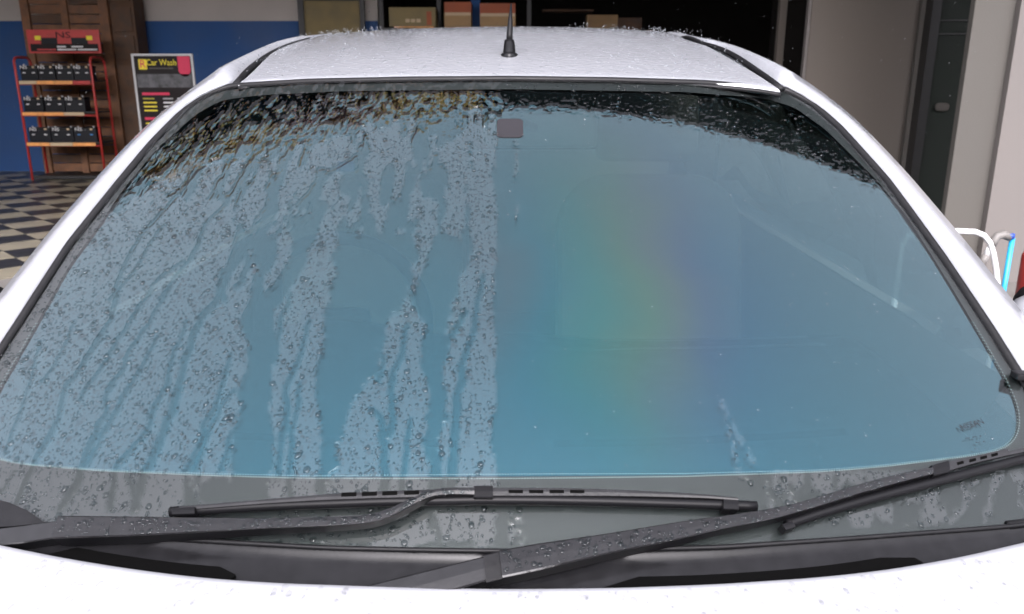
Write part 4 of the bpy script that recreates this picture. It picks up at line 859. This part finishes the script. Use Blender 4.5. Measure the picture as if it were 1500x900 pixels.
# ---- poster stand
PYY = 10.5; e, inv = thing_at('poster_stand', 240, 200, PYY, 'black price poster with yellow heading in a slim white frame', 'sign')
A = at_y(192, 79, PYY); B = at_y(282, 79, PYY); x0, x1, zt = float(A[0]), float(B[0]), float(A[2]); zb = .12; W_ = x1 - x0; H_ = zt - zb
under(box('poster', x0 + .02, x1 - .02, PYY, PYY + .02, zb, zt - .02, M['ink']), e, inv)
for q in ((x0, x0 + .025, zb, zt), (x1 - .025, x1, zb, zt), (x0 + .0255, x1 - .0255, zt - .025, zt - .0005), (x0 + .0255, x1 - .0255, zb, zb + .025)): under(box('frame_bar', q[0], q[1], PYY - .012, PYY + .018, q[2], q[3], M['alu']), e, inv)
for s in (x0 + .05, x1 - .05): under(tube('leg', [(s, PYY + .03, zt - .1), (s, PYY + .45, 0)], .012, M['alu'], None, 6), e, inv)
for s in (x0 + .012, x1 - .012): under(tube('foot', [(s, PYY, zb), (s, PYY, 0)], .011, M['alu'], None, 6), e, inv)
yp = PYY - .004; XP = lambda u: x0 + W_ * u; ZP = lambda v: zt - v
under(box('badge', XP(.105), XP(.235), yp, yp + .003, ZP(.185), ZP(.065), M['yellow'], None), e, inv)
under(text('badge_letter', 'R', .13, M['magenta'], None, (XP(.17), yp - .002, ZP(.125))), e, inv); under(text('heading', 'Car Wash', .105, M['yellow'], None, (XP(.475), yp, ZP(.105)), sx=.86), e, inv)
under(box('small_line', XP(.27), XP(.66), yp, yp + .003, ZP(.178), ZP(.165), M['grey']), e, inv)
v = [(XP(.745), yp, ZP(.03)), (XP(.745), yp, ZP(.20)), (XP(.78), yp, ZP(.255)), (XP(.845), yp, ZP(.275)), (XP(.91), yp, ZP(.255)), (XP(.945), yp, ZP(.20)), (XP(.945), yp, ZP(.03))]; under(obj('red_tab', mesh('red_tab', v, [tuple(range(7))]), M['magenta']), e, inv)
M['photo'] = P('printed_photo', (.055, .055, .06), .5, noise=(12, .9, 3)); under(box('printed_photo', XP(.05), XP(.95), yp, yp + .003, ZP(.40), ZP(.24), M['photo']), e, inv)
for hz, hw in ((.475, .45), (.775, .46), (1.08, .44)):
    under(box('section_heading', XP(.105), XP(.105 + hw), yp, yp + .003, ZP(hz + .016), ZP(hz - .016), M['magenta']), e, inv)
    for k in range(4):
        for c0, cw, m in ((.11, .20, 'yellow'), (.44, .17, 'white'), (.68, .14, 'white')): under(box('print_line', XP(c0), XP(c0 + cw * (.8 + .3 * random.random())), yp, yp + .003, ZP(hz + .066 + k * .048), ZP(hz + .050 + k * .048), P('faded_' + m, (.35, .30, .03) if m == 'yellow' else (.32, .32, .32), .7) if k == 0 and m + '_f' not in M and not M.update({m + '_f': 1}) else M[m]), e, inv)

# ---- white tube frame, pipes, red bin at the right edge
def pts_y(l, y): return [tuple(float(a) for a in at_y(px, py, y)) for px, py in l]
fr = pts_y([(1330, 345), (1370, 339.5), (1405, 339), (1428, 340), (1441, 345), (1450, 356), (1455, 372), (1459, 395), (1463, 440)], 3.6); last = fr[-1]; fr.append((last[0], 3.6, 0.0)); f0 = fr[0]
fr = [(f0[0] - .02, 3.6, 0.0), (f0[0] - .02, 3.6, f0[2] - .05)] + fr
o = tube('tube_frame', fr, .013, M['whitetube'], None, 8); tag(o, 'bent white metal tube frame standing beside the car at right', 'frame')
e, inv = thing_at('water_pipe', 1482, 420, 3.9, 'blue upright water pipe with grey elbow by the pale wall', 'pipe')
p = pts_y([(1483, 349)], 3.9)[0]; under(tube('riser', [(p[0], 3.9, 0), p], .0125, M['bluepipe'], None, 10), e, inv); under(tube('cap', [(p[0] - .012, 3.9, p[2] - .002), (p[0] - .012, 3.9, p[2] + .022)], .02, P('blue_cap', (.02, .06, .35), .4), None, 10), e, inv)
el = pts_y([(1480, 348), (1470, 344), (1461, 346), (1456, 353), (1453, 360)], 3.9); under(tube('elbow', el, .020, M['greypipe'], None, 10), e, inv)
el = pts_y([(1453, 360), (1445, 374)], 3.9); under(tube('white_joint', el, .0165, M['whitetube'], None, 10), e, inv); el = pts_y([(1445, 374), (1440, 383)], 3.9) ; el.append((el[-1][0] - .02, 4.2, 0.0)); under(tube('down_pipe', el, .019, M['greypipe'], None, 10), e, inv)
p = pts_y([(1519, 372)], 4.2)[0]; o = obj('red_drum', mesh('red_drum', *tube_vf([(p[0] + .08, 4.2, 0), (p[0] + .08, 4.2, p[2] - .02), (p[0] + .08, 4.2, p[2])], [.135, .135, .125], 20)), M['red'], None, True); tag(o, 'red drum at the right edge of the photo', 'drum')

# ---- drops in the air: splash crowns thrown up from the roof and rain still falling
def drops(name, P0, axis, r, L, label, mat):
    V, Fc = [], []; n = 6
    for i in range(len(P0)):
        a = axis[i] / np.linalg.norm(axis[i]); t = np.cross(a, [1.0, .3, 0]); t /= np.linalg.norm(t); b = np.cross(a, t); B = len(V)
        for u_, w_ in ((-.35, .75), (0, 1), (.4, .6)):
            for k in range(n): th = 2 * math.pi * k / n; V.append(P0[i] + a * u_ * L[i] + (t * math.cos(th) + b * math.sin(th)) * r[i] * w_)
        V.append(P0[i] - a * L[i] * .5); V.append(P0[i] + a * L[i] * .6)
        for lv in (0, 1):
            for k in range(n): Fc.append((B + lv * n + k, B + lv * n + (k + 1) % n, B + (lv + 1) * n + (k + 1) % n, B + (lv + 1) * n + k))
        for k in range(n): Fc.append((B + (k + 1) % n, B + k, B + 3 * n)); Fc.append((B + 2 * n + k, B + 2 * n + (k + 1) % n, B + 3 * n + 1))
    o = obj(name, mesh(name, V, Fc), mat, None, True); return tag(o, label, 'water', kind='stuff')
M['spray'] = see_through('aerated_spray', (.75, .78, .80), (.9, .92, .95), 1.4, base=.10, rough=.3)
P0, AX, RR, LL = [], [], [], []
for k in range(200):
    y = 1.75 + rng.random() * 1.2; sd_ = rng.choice([-1, 1]); x = sd_ * float(xl(y) if sd_ < 0 else xr(y)) * (rng.random() ** .35) + sd_ * .05 * rng.random(); z = float(zroof(x, y)) - .01
    for q in range(rng.integers(3, 7)):
        d = np.array([rng.normal() * .6, rng.normal() * .4, .5 + rng.random()]); d /= np.linalg.norm(d); h = .004 + .022 * rng.random(); P0.append(np.array([x, y, z]) + d * h); AX.append(d); RR.append(.0005 + .0008 * rng.random()); LL.append(.002 + .005 * rng.random())
drops('splash_drops', P0, AX, RR, LL, 'tiny splash drops thrown up where rain hits the roof', M['spray'])
n = 900; yy = 2.6 + rng.random(n) * 7; xx = (rng.random(n) - .5) * 1.3 * (yy + .5); zz = 1.2 + rng.random(n) * 1.6
drops('falling_rain', np.stack([xx, yy, zz], 1), np.array([[-.22, .0, -1.0]] * n) + rng.normal(size=(n, 3)) * .03, .0007 + .0006 * rng.random(n), .005 + .004 * rng.random(n), 'rain drops falling in front of the shop', M['spray'])
